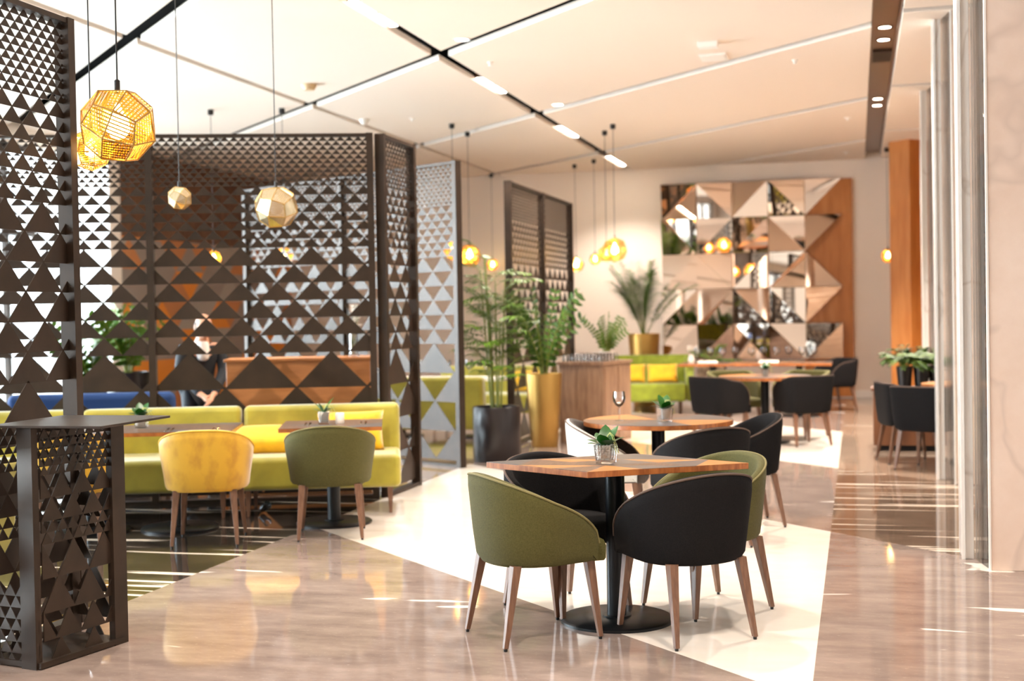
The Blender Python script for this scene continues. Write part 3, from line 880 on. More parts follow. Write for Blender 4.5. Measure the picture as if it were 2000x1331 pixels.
def pendant(label, x, y, z, dia, on=True, rot=(.5,.35,.2), group='faceted brass pendant lamps', cordz=CEIL, power=14, pale=False):
    t = thing('pendant_lamp', label, 'lamp', (x,y,z), 0, group)
    fs = kite_ball(dia/2, rot)
    v = []; f = []
    for q in fs:
        f.append([len(v)+k for k in range(4)]); v += q
    me = bpy.data.meshes.new('lamp_shade'); me.from_pydata([tuple(p) for p in v], [], f)
    uvl = me.uv_layers.new(name='UVMap')
    for p in me.polygons:
        pts = [me.vertices[i].co for i in p.vertices]
        ex = (pts[1]-pts[0]).normalized(); nrm = ex.cross(pts[3]-pts[0]).normalized(); ey = nrm.cross(ex)
        for li, q in zip(p.loop_indices, pts):
            d = q - pts[0]; uvl.data[li].uv = (d.dot(ex)/dia*2.2, d.dot(ey)/dia*2.2)
    me.materials.append(M['etch_pale'] if pale else M['etch'])
    o = bpy.data.objects.new('lamp_shade', me); C.objects.link(o); o.parent = t
    ed = MB()
    seen = set()
    for q in fs:
        for k in range(4):
            a, b = q[k], q[(k+1)%4]
            key = tuple(sorted((tuple(round(c,4) for c in a), tuple(round(c,4) for c in b))))
            if key in seen: continue
            seen.add(key); ed.tube([a,b], .004*dia/.34, 5)
    ed.build('edge_rim', M['gold'], t)
    MB().lathe([(.012,dia/2-.03),(.012,dia/2+.025),(.006,dia/2+.03)], 12).build('socket', M['cord'], t)
    bl = MB().lathe([(.008,dia*.28),(.016,dia*.22),(.045*dia/.34,0.02),(.05*dia/.34,-.02),(.03*dia/.34,-.05*dia/.34),(.002,-.06*dia/.34)], 16)
    bl.build('bulb', M['lamp_warm'] if on else M['porcelain'], t, smooth=True)
    MB().tube([(0,0,dia/2+.02),(0,0,cordz-z)], .0035, 6).build('cord', M['cord'], t)
    MB().lathe([(.035,0),(.035,.06)], 16, T=Matrix.Translation((0,0,cordz-z-.06))).build('ceiling_cup', M['cord'], t)
    if on:
        ld = bpy.data.lights.new('bulb_light', 'POINT'); ld.energy = power; ld.color = (1,.72,.36); ld.shadow_soft_size = .04
        lo = bpy.data.objects.new('bulb_light', ld); C.objects.link(lo); lo.parent = t
    return t
pendant('big lit amber pendant lamp at the upper left, nearest to us', -3.14, 5.20, 2.36, .345, True, (.42,.5,.1), power=10)
pendant('lit amber pendant lamp half hidden behind the big one at the upper left', -3.75, 5.95, 2.37, .215, True, (.2,.1,.7), power=5)
pendant('small unlit pale brass pendant lamp over the wide banquette table', -4.30, 7.85, 2.30, .165, False, (.3,.6,.2), pale=True)
pendant('larger unlit pale brass pendant lamp over the table with the candle', -4.05, 8.80, 2.30, .32, False, (.5,.3,.0), pale=True)
for l, x, y, z, d in (('big lit pendant lamp of the trio left of the mirror wall', -3.08,17.17,2.32,.34),
    ('lit pendant lamp peeping out behind the biggest of the trio left of the mirror wall', -3.30,17.75,2.30,.24),
    ('smallest lit pendant lamp of the trio left of the mirror wall', -4.09,21.0,2.36,.20),
    ('lit pendant lamp touching the right edge of the farthest triangle screen', -4.53,21.59,2.30,.26),
    ('lit pendant lamp behind the blue-lit screen', -5.04,16.34,2.33,.27),
    ('lit pendant lamp behind the palm fronds, right of the blue-lit screen', -5.07,17.15,2.30,.31),
    ('small lit pendant lamp between the palm and the farthest triangle screen', -6.20,22.4,2.37,.22),
    ('lit pendant lamp glimpsed through the wide screen, on the left', -7.35,14.2,2.22,.19),
    ('lit pendant lamp glimpsed through the wide screen, on the right', -6.53,14.4,2.23,.22),
    ('lit pendant lamp cut by the veneered pillar', .47,21.3,2.30,.22)):
    pendant(l, x, y, z, d, True, (random.random(), random.random(), random.random()), power=2.5)

# ------------------------------------------------------------------ big plants
def pot(t, prof, m, T=None, name='planter'):
    return MB().lathe(prof, 48, T=T).build(name, M[m], t, smooth=True)
def frond(lf, st, base, az, el, L, droop, pairs, leaf, rnd, stemr=.004, bare=.25):
    base = Vector(base); n = 12; pts = []
    for i in range(n+1):
        q = i/n
        r = L*math.cos(el)*(q + .25*droop*q*q); z = L*(math.sin(el)*q - droop*.55*q**2.2)
        pts.append(base + Vector((math.cos(az)*r, math.sin(az)*r, z)))
    st.tube(pts, [stemr*(1-.8*i/n) for i in range(n+1)], 5)
    for k in range(pairs):
        q = (bare + (1-bare)*(k+.5)/pairs)*n; i0 = min(int(q), n-1); p = pts[i0].lerp(pts[i0+1], q-i0)
        d = (pts[i0+1]-pts[i0]).normalized(); side = d.cross(Vector((0,0,1)))
        side = side.normalized() if side.length > .05 else Vector((-math.sin(az), math.cos(az), 0))
        u = (k+.5)/pairs
        LL = leaf[0]*(.45 + .75*math.sin(PI*(.15+.8*u)))
        for s_ in (1,-1):
            dd = (side*s_ + d*(.55+.5*u) + Vector((rnd.uniform(-.12,.12),rnd.uniform(-.12,.12),rnd.uniform(-.05,.2)))).normalized()
            leaf_shape(lf, p, dd, (0,0,1), LL*rnd.uniform(.85,1.15), leaf[1], .4, n=4, fold=.3)
def palm(t, base, n, L, rnd, m='leaf', el=(.6,1.35), droop=.5, pairs=16, leaf=(.16,.016), stemr=.005, canes=None):
    lf = MB(); st = MB(); base = Vector(base)
    if canes:
        for c in range(canes[0]):
            a = 2*PI*c/canes[0] + rnd.uniform(-.4,.4); h = canes[1]*rnd.uniform(.55,1.0); lean = rnd.uniform(.02,canes[2])
            top = base + Vector((math.cos(a)*(.05+lean), math.sin(a)*(.05+lean), h))
            pts = [base + Vector((math.cos(a)*.05, math.sin(a)*.05, 0)).lerp(top-base, q/6) for q in range(7)]
            st.tube(pts, [.011*(1-.5*q/6) for q in range(7)], 6)
            for k in range(n):
                q = .25 + .75*(k+.5)/n
                p = pts[0].lerp(top, q)
                frond(lf, st, p, a + k*2.4 + rnd.uniform(-.5,.5), rnd.uniform(*el), L*rnd.uniform(.75,1.1), droop*rnd.uniform(.7,1.2), pairs, leaf, rnd, stemr)
    else:
        for k in range(n):
            frond(lf, st, base, 2.4*k + rnd.uniform(-.3,.3), el[0] + (el[1]-el[0])*((k*.618) % 1), L*rnd.uniform(.75,1.08), droop*rnd.uniform(.7,1.3), pairs, leaf, rnd, stemr)
    st.build('stems', M['stem'], t, smooth=True)
    lf.build('fronds', M[m], t, smooth=True)
def zz(t, base, n, L, rnd, m='leaf_dark', leaf=(.07,.030), spread=.45, gap=.035):
    lf = MB(); st = MB()
    for k in range(n):
        a = 2*PI*k/n + rnd.uniform(-.5,.5); l = L*rnd.uniform(.6,1.05); sp = spread*rnd.uniform(.15,1.1)
        pts = []
        for i in range(11):
            q = i/10
            pts.append(Vector(base) + Vector((math.cos(a)*(.03+l*sp*q**1.6), math.sin(a)*(.03+l*sp*q**1.6), l*(q - .22*sp*q*q))))
        st.tube(pts, [.009*(1-.7*i/10) for i in range(11)], 6)
        m_ = int(l/gap)
        for i in range(2, m_):
            q = i/m_*10; i0 = min(int(q),9); p = pts[i0].lerp(pts[i0+1], q-i0)
            d = (pts[i0+1]-pts[i0]).normalized(); side = d.cross(Vector((math.cos(a+1.2),math.sin(a+1.2),.1))).normalized()
            for s_ in (1,-1):
                leaf_shape(lf, p, (side*s_*1.0 + d*.45 + Vector((rnd.uniform(-.2,.2),rnd.uniform(-.2,.2),0))), d.cross(side)+Vector((0,0,.4)), leaf[0]*rnd.uniform(.8,1.15), leaf[1], .12, n=4)
    st.build('stems', M['stem'], t, smooth=True)
    lf.build('leaves', M[m], t, smooth=True)
rn = random.Random(3)
t = thing('potted_palm', 'tall feathery palm in a dark round planter beside the blue-lit screen', 'plant', (-3.58, 12.98, 0))
pot(t, [(.235,0),(.245,.02),(.245,.54),(.235,.56),(.215,.555),(.215,.50)], 'darkpot'); MB().lathe([(.215,.48),(.21,.505)],32).build('soil', M['soil'], t)
palm(t, (0,0,.5), 9, .46, rn, el=(.3,1.2), droop=.6, pairs=10, leaf=(.12,.020), stemr=.003, canes=(9,1.68,.16))
t = thing('potted_plant', 'leafy ZZ plant in a tall tapered gold planter left of the sideboard', 'plant', (-3.42, 14.42, 0))
pot(t, [(.145,0),(.15,.01),(.205,.81),(.20,.825),(.185,.82),(.18,.76)], 'gold'); MB().lathe([(.182,.76),(.178,.775)],32).build('soil', M['soil'], t)
zz(t, (0,0,.77), 13, 1.06, rn, 'leaf_mid', (.095,.046), .55, gap=.072)
t = thing('potted_palm', 'drooping palm in a gold planter behind the tufted loveseat', 'plant', (-3.27, 20.7, 0))
pot(t, [(.17,0),(.175,.01),(.25,1.13),(.245,1.15),(.23,1.145),(.225,1.05)], 'gold'); MB().lathe([(.227,1.05),(.22,1.07)],32).build('soil', M['soil'], t)
palm(t, (0,0,1.05), 26, 1.62, rn, 'leaf', el=(1.05,1.53), droop=.55, pairs=22, leaf=(.22,.022))
sb_T = Matrix.Rotation(rad(-14), 4, 'Z')
t = thing('sideboard', 'taupe wood sideboard with glasses on top, behind the round table', 'cabinet', (-2.80, 14.73, 0), rad(-14))
MB().box(-.56,0,0,.78,.0,.90).build('body', M['sideboard'], t, bevel=.004)
MB().box(-.58,.02,-.02,.80,.90,.935).build('worktop', M['sideboard'], t, bevel=.004)
for y in (.03,.40):
    MB().box(0,.012,y,y+.35,.03,.87).build('door', M['sideboard'], t, bevel=.003)
gl = thing('tumbler', 'small upturned glass in the crowd on the sideboard', 'glass', (0,0,0), 0, 'glasses on the sideboard')
MB().lathe([(.030,0),(.031,.002),(.026,.085),(.023,.088),(.021,.084),(.027,.004)], 16).build('glass_body', M['glass'], gl, smooth=True)
k = 0
for i in range(6):
    for j in range(6):
        p = sb_T @ Vector((-.50+.088*i, .06+.085*j, 0))
        if k == 0: gl.location = (-2.80+p.x, 14.73+p.y, .9352)
        else: dup(gl, (-2.80+p.x, 14.73+p.y, .9352), 0)
        k += 1
p = sb_T @ Vector((-.26,.67,0))
t = thing('potted_plant', 'arching ZZ plant standing on the sideboard', 'plant', (-2.80+p.x, 14.73+p.y, .9352))
pot(t, [(.07,0),(.095,.10),(.085,.10),(.075,.08)], 'porcelain')
zz(t, (0,0,.07), 11, .52, rn, 'leaf', (.06,.028), .75)
t = thing('potted_plant', 'low leafy plant on the stone plinth between loveseat and mirror wall', 'plant', (-2.12, 19.85, .66))
pot(t, [(.12,0),(.14,.10),(.12,.10),(.11,.08)], 'darkpot')
palm(t, (0,0,.06), 18, .42, rn, 'leaf', el=(.3,1.2), droop=.5, pairs=9, leaf=(.09,.025), stemr=.003)
pl = MB().box(-.20,.20,-.18,.18,0,.66).build('stone_plinth', M['stone'], None, bevel=.006); pl.location = (-2.12, 19.85, 0)
tag(pl, 'rough brown stone plinth right of the tufted loveseat', 'plinth')
vz = thing('flower_vase', 'white blossoms in a small vase at the left end of the long table', 'vase', (-2.32, 19.0, .7502))
MB().lathe([(.035,0),(.05,.05),(.03,.11),(.035,.12)],20).build('vase', M['porcelain'], vz, smooth=True)
fb = MB()
for k in range(16):
    a = rn.uniform(0,2*PI); r = rn.uniform(0,.09)
    for q in range(5):
        b_ = 2*PI*q/5
        leaf_shape(fb, (math.cos(a)*r, math.sin(a)*r, .16+rn.uniform(0,.09)), (math.cos(b_),math.sin(b_),.4), (0,0,1), .028, .022, .1, n=3)
fb.build('blossom', M['porcelain'], vz, smooth=True)

# fern pots on a console beside the pillar
cs = thing('console', 'low dark console behind the column chairs, carrying the fern pots', 'console', (.45, 14.42, 0))
MB().box(-.30,.42,-.18,.18,-.18+.24,.63).build('body', M['wood_dark'], cs, bevel=.004)
MB().box(-.32,.44,-.20,.20,.63,.66).build('top', M['wood_dark'], cs, bevel=.003)
MB().box(-.27,.39,-.15,.15,0,.06).build('plinth', M['steel_black'], cs)
for l, x, y, n in (('bushy fern in a dark pot on the console, leftmost of the row of three', .08,-.06,26),('bushy fern in a dark pot on the console, middle one of the three', .25,-.02,26),('bushy fern in a dark pot on the console, next to the marble columns', .40,.04,24)):
    x += .39; y += 14.4
    t = thing('potted_fern', l, 'plant', (x,y,.6602), 0, 'ferns by the pillar')
    pot(t, [(.065,0),(.085,.22),(.078,.22),(.07,.19)], 'darkpot'); MB().lathe([(.072,.18),(.07,.19)],24).build('soil', M['soil'], t)
    palm(t, (0,0,.19), n+26, .47, rn, 'leaf_fern', el=(.75,1.52), droop=1.15, pairs=22, leaf=(.052,.009), stemr=.002)

# planting seen through the wide screen
for l, x, y, h in (('bushy green plant in a tall dark planter glimpsed through the wide screen', -7.55, 12.6, .95),('smaller green plant in a dark planter glimpsed behind the wide screen beside the curtain', -8.4, 13.2, .8)):
    t = thing('potted_plant', l, 'plant', (x,y,0), 0)
    pot(t, [(.18,0),(.24,h),(.22,h),(.2,h-.05)], 'darkpot')
    zz(t, (0,0,h-.06), 16, .85, rn, 'leaf', (.11,.06), .7, gap=.07)

# ------------------------------------------------------------------ mirror wall
art = thing('mirror_artwork', 'big wall piece of square folded mirror tiles in five rows', 'mirror', (-3.24, 22.69, .66))
Wt = .602
rm = random.Random(12)
MB().box(-.0, 2.42, -.012, .02, 0, 3.0).build('backing_board', M['wood_dark'], art)
for i in range(5):
    for j in range(5):
        x0, z0 = i*Wt, j*Wt
        g = .004
        a, b, c_, d_ = (x0+g,z0+g), (x0+Wt-g,z0+g), (x0+Wt-g,z0+Wt-g), (x0+g,z0+Wt-g)
        mb = MB()
        def facet(tri):
            hs = [-.03 - rm.choice((0.0,.02,.05,.10,.14)) for _ in tri]
            if max(hs)-min(hs) < .015: hs[rm.randrange(3)] -= .07
            v = [(p[0], h, p[1]) for p,h in zip(tri, hs)] + [(p[0], -.012, p[1]) for p in tri]
            mb.add(v, [(0,1,2),(5,4,3),(0,3,4,1),(1,4,5,2),(2,5,3,0)])
        if i == 4 and j in (1,2,3,4):
            facet({4:(a,c_,d_), 3:(a,c_,d_), 2:(a,b,d_), 1:(a,c_,d_)}[j])
        else:
            if rm.random() < .5: facet((a,b,c_)); facet((a,c_,d_))
            else: facet((a,b,d_)); facet((b,c_,d_))
        mb.build('mirror_tile', M['mirror'], art)
wp = MB().box(-.86,-.06,22.675,22.715,.02,3.66).build('wall_panel', M['wood_panel'], None, bevel=.004)
wp['kind'] = 'structure'

# ------------------------------------------------------------------ columns on the right
def column(name, dx, dy, w=.19):
    Y = 7.87 + dy; X = .718 + dx
    struct(MB().box(X, X+w, Y, Y+.05, 0, 4.32), 'column', M['col_marble'], bevel=.004)
    struct(MB().box(X-.012, X-.0005, Y-.004, Y+.03, 0, CEIL), 'trim_2', M['white_paint'])
    struct(MB().box(X-.131, X-.066, Y+.34, Y+.62, 0, CEIL+.3), 'column', M['col_grey'], bevel=.003)
    struct(MB().box(X-.135, X-.115, Y+.325, Y+.34, 0, CEIL), 'trim_3', M['white_paint'])
    mv = [(X-.064,Y+.345,0.001),(X-.006,Y+.032,0.001),(X-.006,Y+.032,CEIL),(X-.064,Y+.345,CEIL)]
    v = mv + [(p[0]+.008,p[1],p[2]) for p in mv]
    o = MB().add(v, [(0,1,2,3),(7,6,5,4),(0,4,5,1),(1,5,6,2),(2,6,7,3),(3,7,4,0)]).build('glass_screen', M['pane'], None)
    tag(o, name, 'glass panel')
column('narrow tall glass strip at the nearest marble column', 0, 0, .27)
column('narrow tall glass strip at the second marble column from us', .07, 3.75)
column('narrow tall glass strip at the farthest marble column', .14, 7.6)
s_ = s = thing('lattice_screen', 'dark triangle screen glimpsed through the glass strip at the nearest marble column', 'screen', (1.19, 13.9, 0))
panel(s, (0, 0), (1.8, 0))
struct(MB().box(1.55, 1.95, 20.2, 20.6, 0, CEIL+.3), 'column', M['wood_panel'], bevel=.004)
banquette((3.2, 11.4, 0), 0, 1.1, 'lime banquette end glimpsed through the glass strip at the nearest marble column', None).location = (2.12, 10.75, 0)
dup(ch_black, (1.12, 9.98, 0), rad(20-90), 'charcoal tub chair glimpsed through the glass strip at the nearest marble column')
Tp = Matrix.Translation((.766, 20.31, 0)) @ Matrix.Rotation(rad(45), 4, 'Z')
struct(MB().box(0,.40,0,.40,.12,CEIL+.3,T=Tp), 'column', M['wood_panel'], bevel=.004)
struct(MB().box(-.008,.408,-.008,.408,0,.12,T=Tp), 'baseboard_pillar', M['white_paint'])

# ------------------------------------------------------------------ service counter and man behind the wide screen
cp = P0 - u20*1.22 + v20*.42
ct = thing('service_counter', 'copper veneered counter standing just behind the wide triangle screen', 'counter', cp, rz20)
MB().box(-.05,1.16,0,.5,0,1.13).build('body', M['copperwood'], ct, bevel=.004)
MB().box(-.07,1.18,-.02,.52,1.13,1.155).build('worktop', M['copperwood'], ct, bevel=.004)
lp = cp + u20*1.02 + v20*.25
t = thing('hurricane_lamp', 'white flowers in a tall glass cylinder on the copper counter', 'vase', (lp.x, lp.y, 1.1552))
MB().lathe([(.05,0),(.05,.012),(.042,.016),(.042,.24),(.039,.24),(.039,.02)],24).build('glass_cylinder', M['glass'], t, smooth=True)
fb = MB()
for k in range(26):
    a = rn.uniform(0,2*PI); r = rn.uniform(0,.075)
    for q in range(5):
        b_ = 2*PI*q/5
        leaf_shape(fb, (math.cos(a)*r, math.sin(a)*r, .24+rn.uniform(.02,.20)), (math.cos(b_),math.sin(b_),.4), (0,0,1), .04, .034, .1, n=3)
fb.build('blossom', M['porcelain'], t, smooth=True)
fs = MB(); 
for k in range(7): fs.tube([(.02*math.cos(k),.02*math.sin(k),.02),(.05*math.cos(k*2),.05*math.sin(k*2),.36)], .003, 5)
fs.build('flower_stem', M['stem'], t)

bp_ = P0 - u20*2.75 + v20*.55
bn = thing('bench', 'navy blue padded bench low behind the wide screen', 'bench', bp_, rz20)
soft_box('seat', M['jeans'], bn, -.5, .95, 0, .55, .20, .48, .05)
soft_box('backrest', M['jeans'], bn, -.5, .95, .45, .60, .45, .86, .06)
for x in (-.42,.87):
    for y in (.06,.5): MB().taper((x,y,0),(x,y,.2),.03,.03,.045,.045).build('leg', M['leg'], bn)

def skin_mesh(name, nodes, edges, m, parent=None, sub=2, root=0):
    me = bpy.data.meshes.new(name); me.from_pydata([n[0] for n in nodes], edges, [])
    o = bpy.data.objects.new(name, me); C.objects.link(o)
    sk = o.modifiers.new('skin','SKIN'); sk.use_smooth_shade = True; sk.branch_smoothing = .3
    for i,n in enumerate(nodes):
        r = n[1] if isinstance(n[1], tuple) else (n[1], n[1])
        o.data.skin_vertices[0].data[i].radius = r
        o.data.skin_vertices[0].data[i].use_root = (i == root)
    sb_ = o.modifiers.new('sub','SUBSURF'); sb_.levels = sub; sb_.render_levels = sub
    bpy.context.view_layer.update()
    ev = o.evaluated_get(bpy.context.evaluated_depsgraph_get())
    nm = bpy.data.meshes.new_from_object(ev)
    bpy.data.objects.remove(o)
    nm.name = name; nm.materials.clear(); nm.materials.append(m)
    o = bpy.data.objects.new(name, nm); C.objects.link(o)
    if parent: o.parent = parent
    nm.polygons.foreach_set('use_smooth', [True]*len(nm.polygons))
    return o
man = thing('person', 'bald man in dark jacket and white shirt bending with clasped hands behind the screen', 'person', (-5.96, 11.22, 0), rad(-142))
# local +Y is the way he faces
nodes = [((0,-.10,.86),.125), ((0,-.08,1.00),.12), ((0,.0,1.18),.125), ((0,.06,1.27),.09), ((0,.11,1.34),.052), ((0,.15,1.40),.05),
  ((.17,.03,1.235),.055), ((.205,.05,1.01),.040), ((.10,.24,.84),.030), ((.045,.30,.80),.026), ((.015,.335,.765),.027),
  ((-.17,.03,1.235),.055), ((-.205,.05,1.01),.040), ((-.10,.24,.84),.030), ((-.045,.30,.80),.026), ((-.012,.345,.758),.027),
  ((.09,-.09,.80),.085), ((.105,-.03,.46),.062), ((.11,-.08,.10),.042), ((.115,.02,.035),.038), ((.12,.11,.03),.03),
  ((-.09,-.09,.80),.085), ((-.105,-.03,.46),.062), ((-.11,-.08,.10),.042), ((-.115,.02,.035),.038), ((-.12,.11,.03),.03)]
edges = [(0,1),(1,2),(2,3),(3,4),(4,5),(2,6),(6,7),(7,8),(8,9),(9,10),(2,11),(11,12),(12,13),(13,14),(14,15),(0,16),(16,17),(17,18),(18,19),(19,20),(0,21),(21,22),(22,23),(23,24),(24,25)]
# five fingers per hand, curled over each other
for s_, palm_i in ((1,10),(-1,15)):
    px, py, pz = nodes[palm_i][0]
    for k in range(4):
        i0 = len(nodes)
        ox = s_*(.022 - .014*k)
        nodes += [((px+ox-s_*.012, py+.028, pz-.012-.004*k), .0095), ((px+ox-s_*.03, py+.036, pz-.036-.004*k), .0085), ((px+ox-s_*.04, py+.022, pz-.052), .0075)]
        edges += [(palm_i,i0),(i0,i0+1),(i0+1,i0+2)]
    i0 = len(nodes)
    nodes += [((px-s_*.012, py+.0, pz+.03), .0105), ((px-s_*.03, py+.018, pz+.034), .009)]
    edges += [(palm_i,i0),(i0,i0+1)]
body = skin_mesh('body', nodes, edges, M['skin'], man)
# head joined into the body mesh
bm = bmesh.new(); bm.from_mesh(body.data)
hb = bmesh.new(); bmesh.ops.create_uvsphere(hb, u_segments=36, v_segments=26, radius=1)
for v_ in hb.verts:
    x, y, z = v_.co
    X_, Y_, Z_ = x*.077, y*.098, z*.118
    if z < -.1: X_ *= 1 - .30*(-z-.1); Y_ *= 1 - .12*(-z-.1)
    if y > .2:
        fr = (y-.2)/.8
        nose = math.exp(-((x)/.16)**2 - ((z+.16)/.20)**2); Y_ += .030*nose*fr
        for ex in (-.38,.38): Y_ -= .014*math.exp(-((x-ex)/.20)**2 - ((z-.06)/.13)**2)*fr
        Y_ += .006*math.exp(-((z-.22)/.10)**2)*fr - .007*math.exp(-(x/.35)**2-((z+.52)/.06)**2)*fr + .008*math.exp(-(x/.3)**2-((z+.84)/.16)**2)*fr
    v_.co = (X_, Y_, Z_)
for s_ in (1,-1):
    eb = bmesh.ops.create_uvsphere(hb, u_segments=12, v_segments=8, radius=1)
    for v_ in eb['verts']: v_.co = (s_*.078 + v_.co.x*.010, -.006 + v_.co.y*.018, -.008 + v_.co.z*.031)
HT = Matrix.Translation((0,.150,1.415)) @ Matrix.Rotation(rad(-18),4,'X') @ Matrix.Translation((0,0.0,.02))
bmesh.ops.transform(hb, matrix=HT, verts=hb.verts)
tmp = bpy.data.meshes.new('tmp'); hb.to_mesh(tmp); hb.free(); bm.from_mesh(tmp); bm.to_mesh(body.data); bm.free(); bpy.data.meshes.remove(tmp)
body.data.polygons.foreach_set('use_smooth', [True]*len(body.data.polygons))
hr = MB()
hv = []; hf = []
for i in range(25):
    a = rad(-200 + 220*i/24)
    for zz_ in (-.055,-.02,.02,.045):
        rr = 1.03 - .02*(zz_>.03)
        k_ = math.sqrt(max(.0,1-(zz_/.118)**2))
        hv.append((math.cos(a)*.079*rr*k_, math.sin(a)*.100*rr*k_, zz_))
for i in range(24):
    for j in range(3): hf.append((i*4+j,(i+1)*4+j,(i+1)*4+j+1,i*4+j+1))
hr.add(hv, hf, 0, HT); hr.build('hair', M['hair'], man, smooth=True)
gs = MB()
for s_ in (1,-1):
    gs.tube([HT @ Vector((s_*.034+.022*math.cos(q), .100, .006+.017*math.sin(q))) for q in [2*PI*k/14 for k in range(15)]], .002, 5)
    gs.tube([HT @ Vector((s_*.056,.098,.01)), HT @ Vector((s_*.080,.0,.008))], .002, 5)
gs.tube([HT @ Vector((-.012,.106,.008)), HT @ Vector((.012,.106,.008))], .002, 5)
gs.build('glasses', M['cord'], man)
jn = [((0,-.10,.82),.15), ((0,-.08,1.00),.14), ((0,.0,1.18),.145), ((0,.045,1.27),.10), ((.17,.03,1.235),.072), ((.205,.05,1.01),.060), ((.062,.285,.812),.040), ((-.17,.03,1.235),.072), ((-.205,.05,1.01),.060), ((-.062,.285,.812),.040)]
skin_mesh('jacket', jn, [(0,1),(1,2),(2,3),(2,4),(4,5),(5,6),(2,7),(7,8),(8,9)], M['jacket'], man)
skin_mesh('shirt', [((0,.09,1.10),.07), ((0,.105,1.22),.066), ((0,.115,1.315),.060)], [(0,1),(1,2)], M['shirt'], man)
skin_mesh('trousers', [((0,-.10,.86),.14), ((.09,-.09,.80),.10), ((.105,-.03,.46),.078), ((.11,-.08,.10),.066), ((-.09,-.09,.80),.10), ((-.105,-.03,.46),.078), ((-.11,-.08,.10),.066)], [(0,1),(1,2),(2,3),(0,4),(4,5),(5,6)], M['jacket'], man)
for s_ in (1,-1):
    skin_mesh('shoe', [((s_*.112,-.09,.05),.048), ((s_*.115,.02,.042),.044), ((s_*.12,.12,.034),.036)], [(0,1),(1,2)], M['cord'], man)

# table setting behind the blue-lit screen
t = thing('dining_table', 'table with glasses behind the blue-lit screen', 'table', (-5.0, 15.5, 0))
MB().box(-.9,.9,-.35,.35,.70,.73).build('tabletop', M['linen'], t, bevel=.004)
pedestal(t, -.5, 0, .70); pedestal(t, .5, 0, .70)
for i, x in enumerate((-5.45,-5.2,-4.85,-4.6,-4.35)):
    dup(g0, (x, 15.35 + .1*(i % 2), .7302), 0, 'stemmed glass on the table behind the blue-lit screen', 'glasses behind the blue-lit screen')

# ------------------------------------------------------------------ ceiling fixtures
def downlight(label, x, y, r=.05, z=CEIL, group='recessed downlights', bez='white_plastic', power=0):
    t = thing('downlight', label, 'ceiling light', (x,y,z), 0, group)
    MB().lathe([(r+.018,-.006),(r+.018,0.0),(r,0.0),(r,-.006)], 24, cap=False).build('bezel', M[bez], t, smooth=True)
    MB().lathe([(r,-.003),(r*.5,-.002)], 24).build('lens', M['lamp_on'], t)
    if power: spot(t, power)
def spot(t, power, cone=115, col=(1,.89,.78), r=.06):
    ld = bpy.data.lights.new('spot_beam','SPOT'); ld.energy = power; ld.spot_size = rad(cone); ld.spot_blend = .6; ld.color = col; ld.shadow_soft_size = r
    lo = bpy.data.objects.new('spot_beam', ld); C.objects.link(lo); lo.parent = t; lo.location = (0,0,-.03)
SP = 140
for l,x,y in (('round downlight in the ceiling by the nearest crossing of the dark tracks', -3.40,11.38),('round downlight in the ceiling by the second crossing of the dark tracks', -3.40,15.3)):
    downlight(l, x, y, .06, power=SP)
for l,y in (('downlight in the bronze ceiling strip overhead, out of the picture',4.1),('downlight in the bronze ceiling strip overhead, out of the picture',8.35),('downlight in the bronze ceiling strip, nearer of the front pair',12.62),('downlight in the bronze ceiling strip, farther of the front pair',13.2),('downlight in the bronze ceiling strip, nearer of the back pair',16.9),('downlight in the bronze ceiling strip, farther of the back pair',17.45)):
    downlight(l, .275, y, .055, 4.07, 'downlights in the bronze strip', 'stripbronze', SP*(1.0 if y < 10 else 1.8 if y < 15 else 3.0))
vg = MB().box(.185,.365,13.7,14.3,4.055,4.07)
for k in range(9): vg.box(.19+.02*k,.196+.02*k,13.7,14.3,4.04,4.056)
tag(vg.build('vent_grille', M['grille'], None), 'dark slotted vent in the bronze ceiling strip', 'vent')
def track(label, x, y0, y1, power=0):
    t = thing('track_spotlight', label, 'ceiling light', (x,(y0+y1)/2,CEIL+.02), 0, 'spotlights in the dark ceiling track')
    h = (y1-y0)/2
    MB().box(-.045,.045,-h,h,-.004,.05).build('housing', M['stripbronze'], t, bevel=.004)
    for s_ in (-1,1):
        MB().box(-.036,.036,s_*h*.52-h*.44,s_*h*.52+h*.44,-.012,-.004).build('lens', M['lamp_on'], t, bevel=.003)
    if power: spot(t, power)
for l,a,b in (('pair of bright spotlights in the dark ceiling track, nearest in view',9.75,10.75),('pair of bright spotlights in the dark ceiling track, second from us',13.35,14.35),('pair of bright spotlights in the dark ceiling track, third from us',17.2,18.3),('pair of bright spotlights at the far end of the dark ceiling track',20.8,22.2)):
    track(l, -3.81, a, b, SP)
for i,y in enumerate((-2.2, 1.8, 7.0)):
    track('pair of spotlights in the dark ceiling track overhead, out of the picture', -3.81, y, y+1, SP)
for i,(x,y) in enumerate(((-1.6,7.4),(-1.2,3.4),(-1.9,.2),(-1.5,-3))):
    downlight('round downlight overhead, out of the picture', x, y, .06, group='overhead downlights', power=SP)
tag(MB().box(-1.39,-1.21,12.2,12.34,CEIL-.05,CEIL-.0005).build('emergency_light', M['white_plastic'], None, bevel=.004), 'white box light fitting on the ceiling', 'ceiling light')
ac = thing('access_hatch', 'white square hatch in the ceiling behind the box fitting', 'hatch', (-1.32,12.98,CEIL))
MB().box(-.13,.13,-.18,.18,-.012,-.0005).build('frame', M['white_plastic'], ac, bevel=.003)
MB().box(-.11,.11,-.16,.16,-.017,-.012).build('panel', M['white_paint'], ac, bevel=.002)
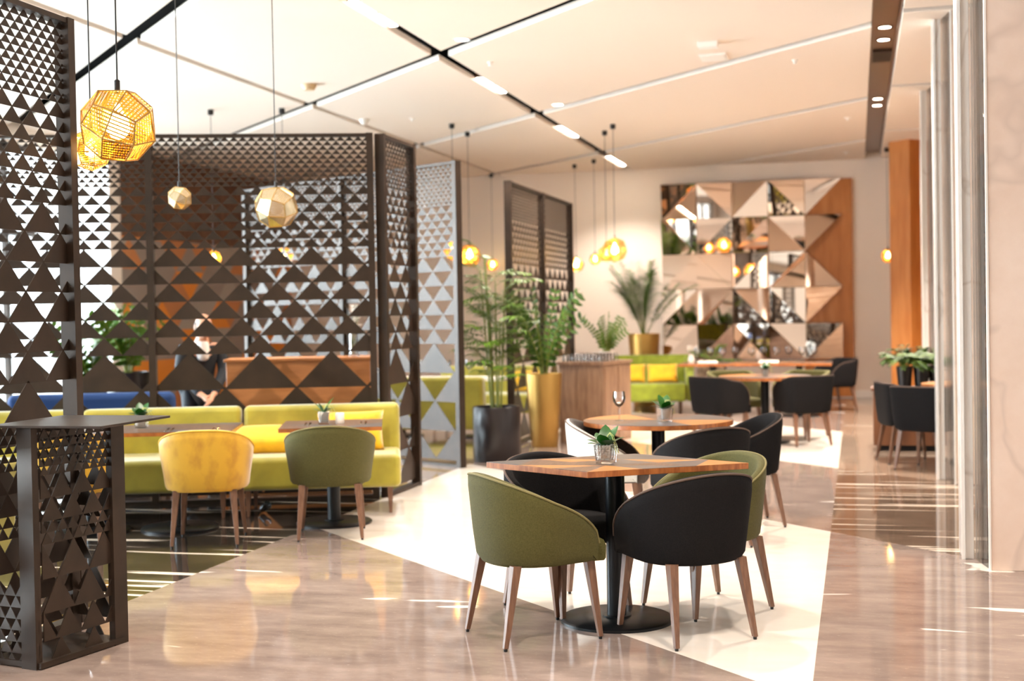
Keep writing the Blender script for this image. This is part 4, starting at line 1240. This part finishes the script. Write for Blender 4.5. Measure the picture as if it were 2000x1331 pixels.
def sprinkler(label, x, y, r=.03):
    t = thing('sprinkler', label, 'sprinkler', (x,y,CEIL), 0, 'ceiling sprinklers')
    MB().lathe([(r,0),(r,-.008),(.012,-.012),(.012,-.03),(.02,-.034),(.02,-.038)], 16).build('head', M['white_plastic'], t, smooth=True)
for l,x,y,r in (('small sprinkler head right of the box fitting on the ceiling',-.57,13.42,.03),('small sprinkler head on the ceiling left of the bronze strip, nearer',-.09,17.7,.05),('small sprinkler head on the ceiling left of the bronze strip, farther',-.14,21.6,.05),('small sprinkler head left of the box fitting on the ceiling',-3.45,12.5,.03),('small sprinkler head above the corner of the wide screen',-5.36,15.7,.04)):
    sprinkler(l,x,y,r)
dm = MB().lathe([(.06,0),(.06,-.02),(.045,-.055),(.02,-.07)],24).build('smoke_detector', M['white_plastic'], None, smooth=True); dm.location = (-5.94,15.56,CEIL-.0005)
tag(dm, 'white domed smoke detector on the ceiling above the wide screen', 'detector')
sp = MB().lathe([(.085,0),(.085,-.012),(.06,-.05),(.058,-.06)],24).build('ceiling_speaker', M['tan_plastic'], None, smooth=True); sp.location = (-5.59,13.03,CEIL-.0005)
tag(sp, 'tan round fitting on the ceiling above the wide screen', 'speaker')

# ------------------------------------------------------------------ light
w = bpy.data.worlds.new('daylight'); bpy.context.scene.world = w; w.use_nodes = True
bg = w.node_tree.nodes['Background']; bg.inputs[0].default_value = (.78,.92,1,1); bg.inputs[1].default_value = 11.5
for i,(a,b) in enumerate(WIN):
    ld = bpy.data.lights.new('window_portal','AREA'); ld.shape = 'RECTANGLE'; ld.size = 3.6; ld.size_y = b-a; ld.cycles.is_portal = True
    lo = bpy.data.objects.new('window_portal', ld); C.objects.link(lo); lo.location = (-10.42,(a+b)/2,1.93); lo.rotation_euler = (0,rad(-90),0)
sc = bpy.context.scene
sc.view_settings.view_transform = 'Standard'; sc.view_settings.look = 'None'; sc.view_settings.gamma = 1
sc.view_settings.exposure = 1.42; sc.view_settings.use_curve_mapping = False
sc.cycles.use_denoising = True
sc.cycles.adaptive_threshold = .02
sc.cycles.max_bounces = 10; sc.cycles.diffuse_bounces = 5; sc.cycles.glossy_bounces = 6; sc.cycles.transparent_max_bounces = 24
sc.cycles.sample_clamp_indirect = 8; sc.cycles.caustics_reflective = False; sc.cycles.caustics_refractive = False
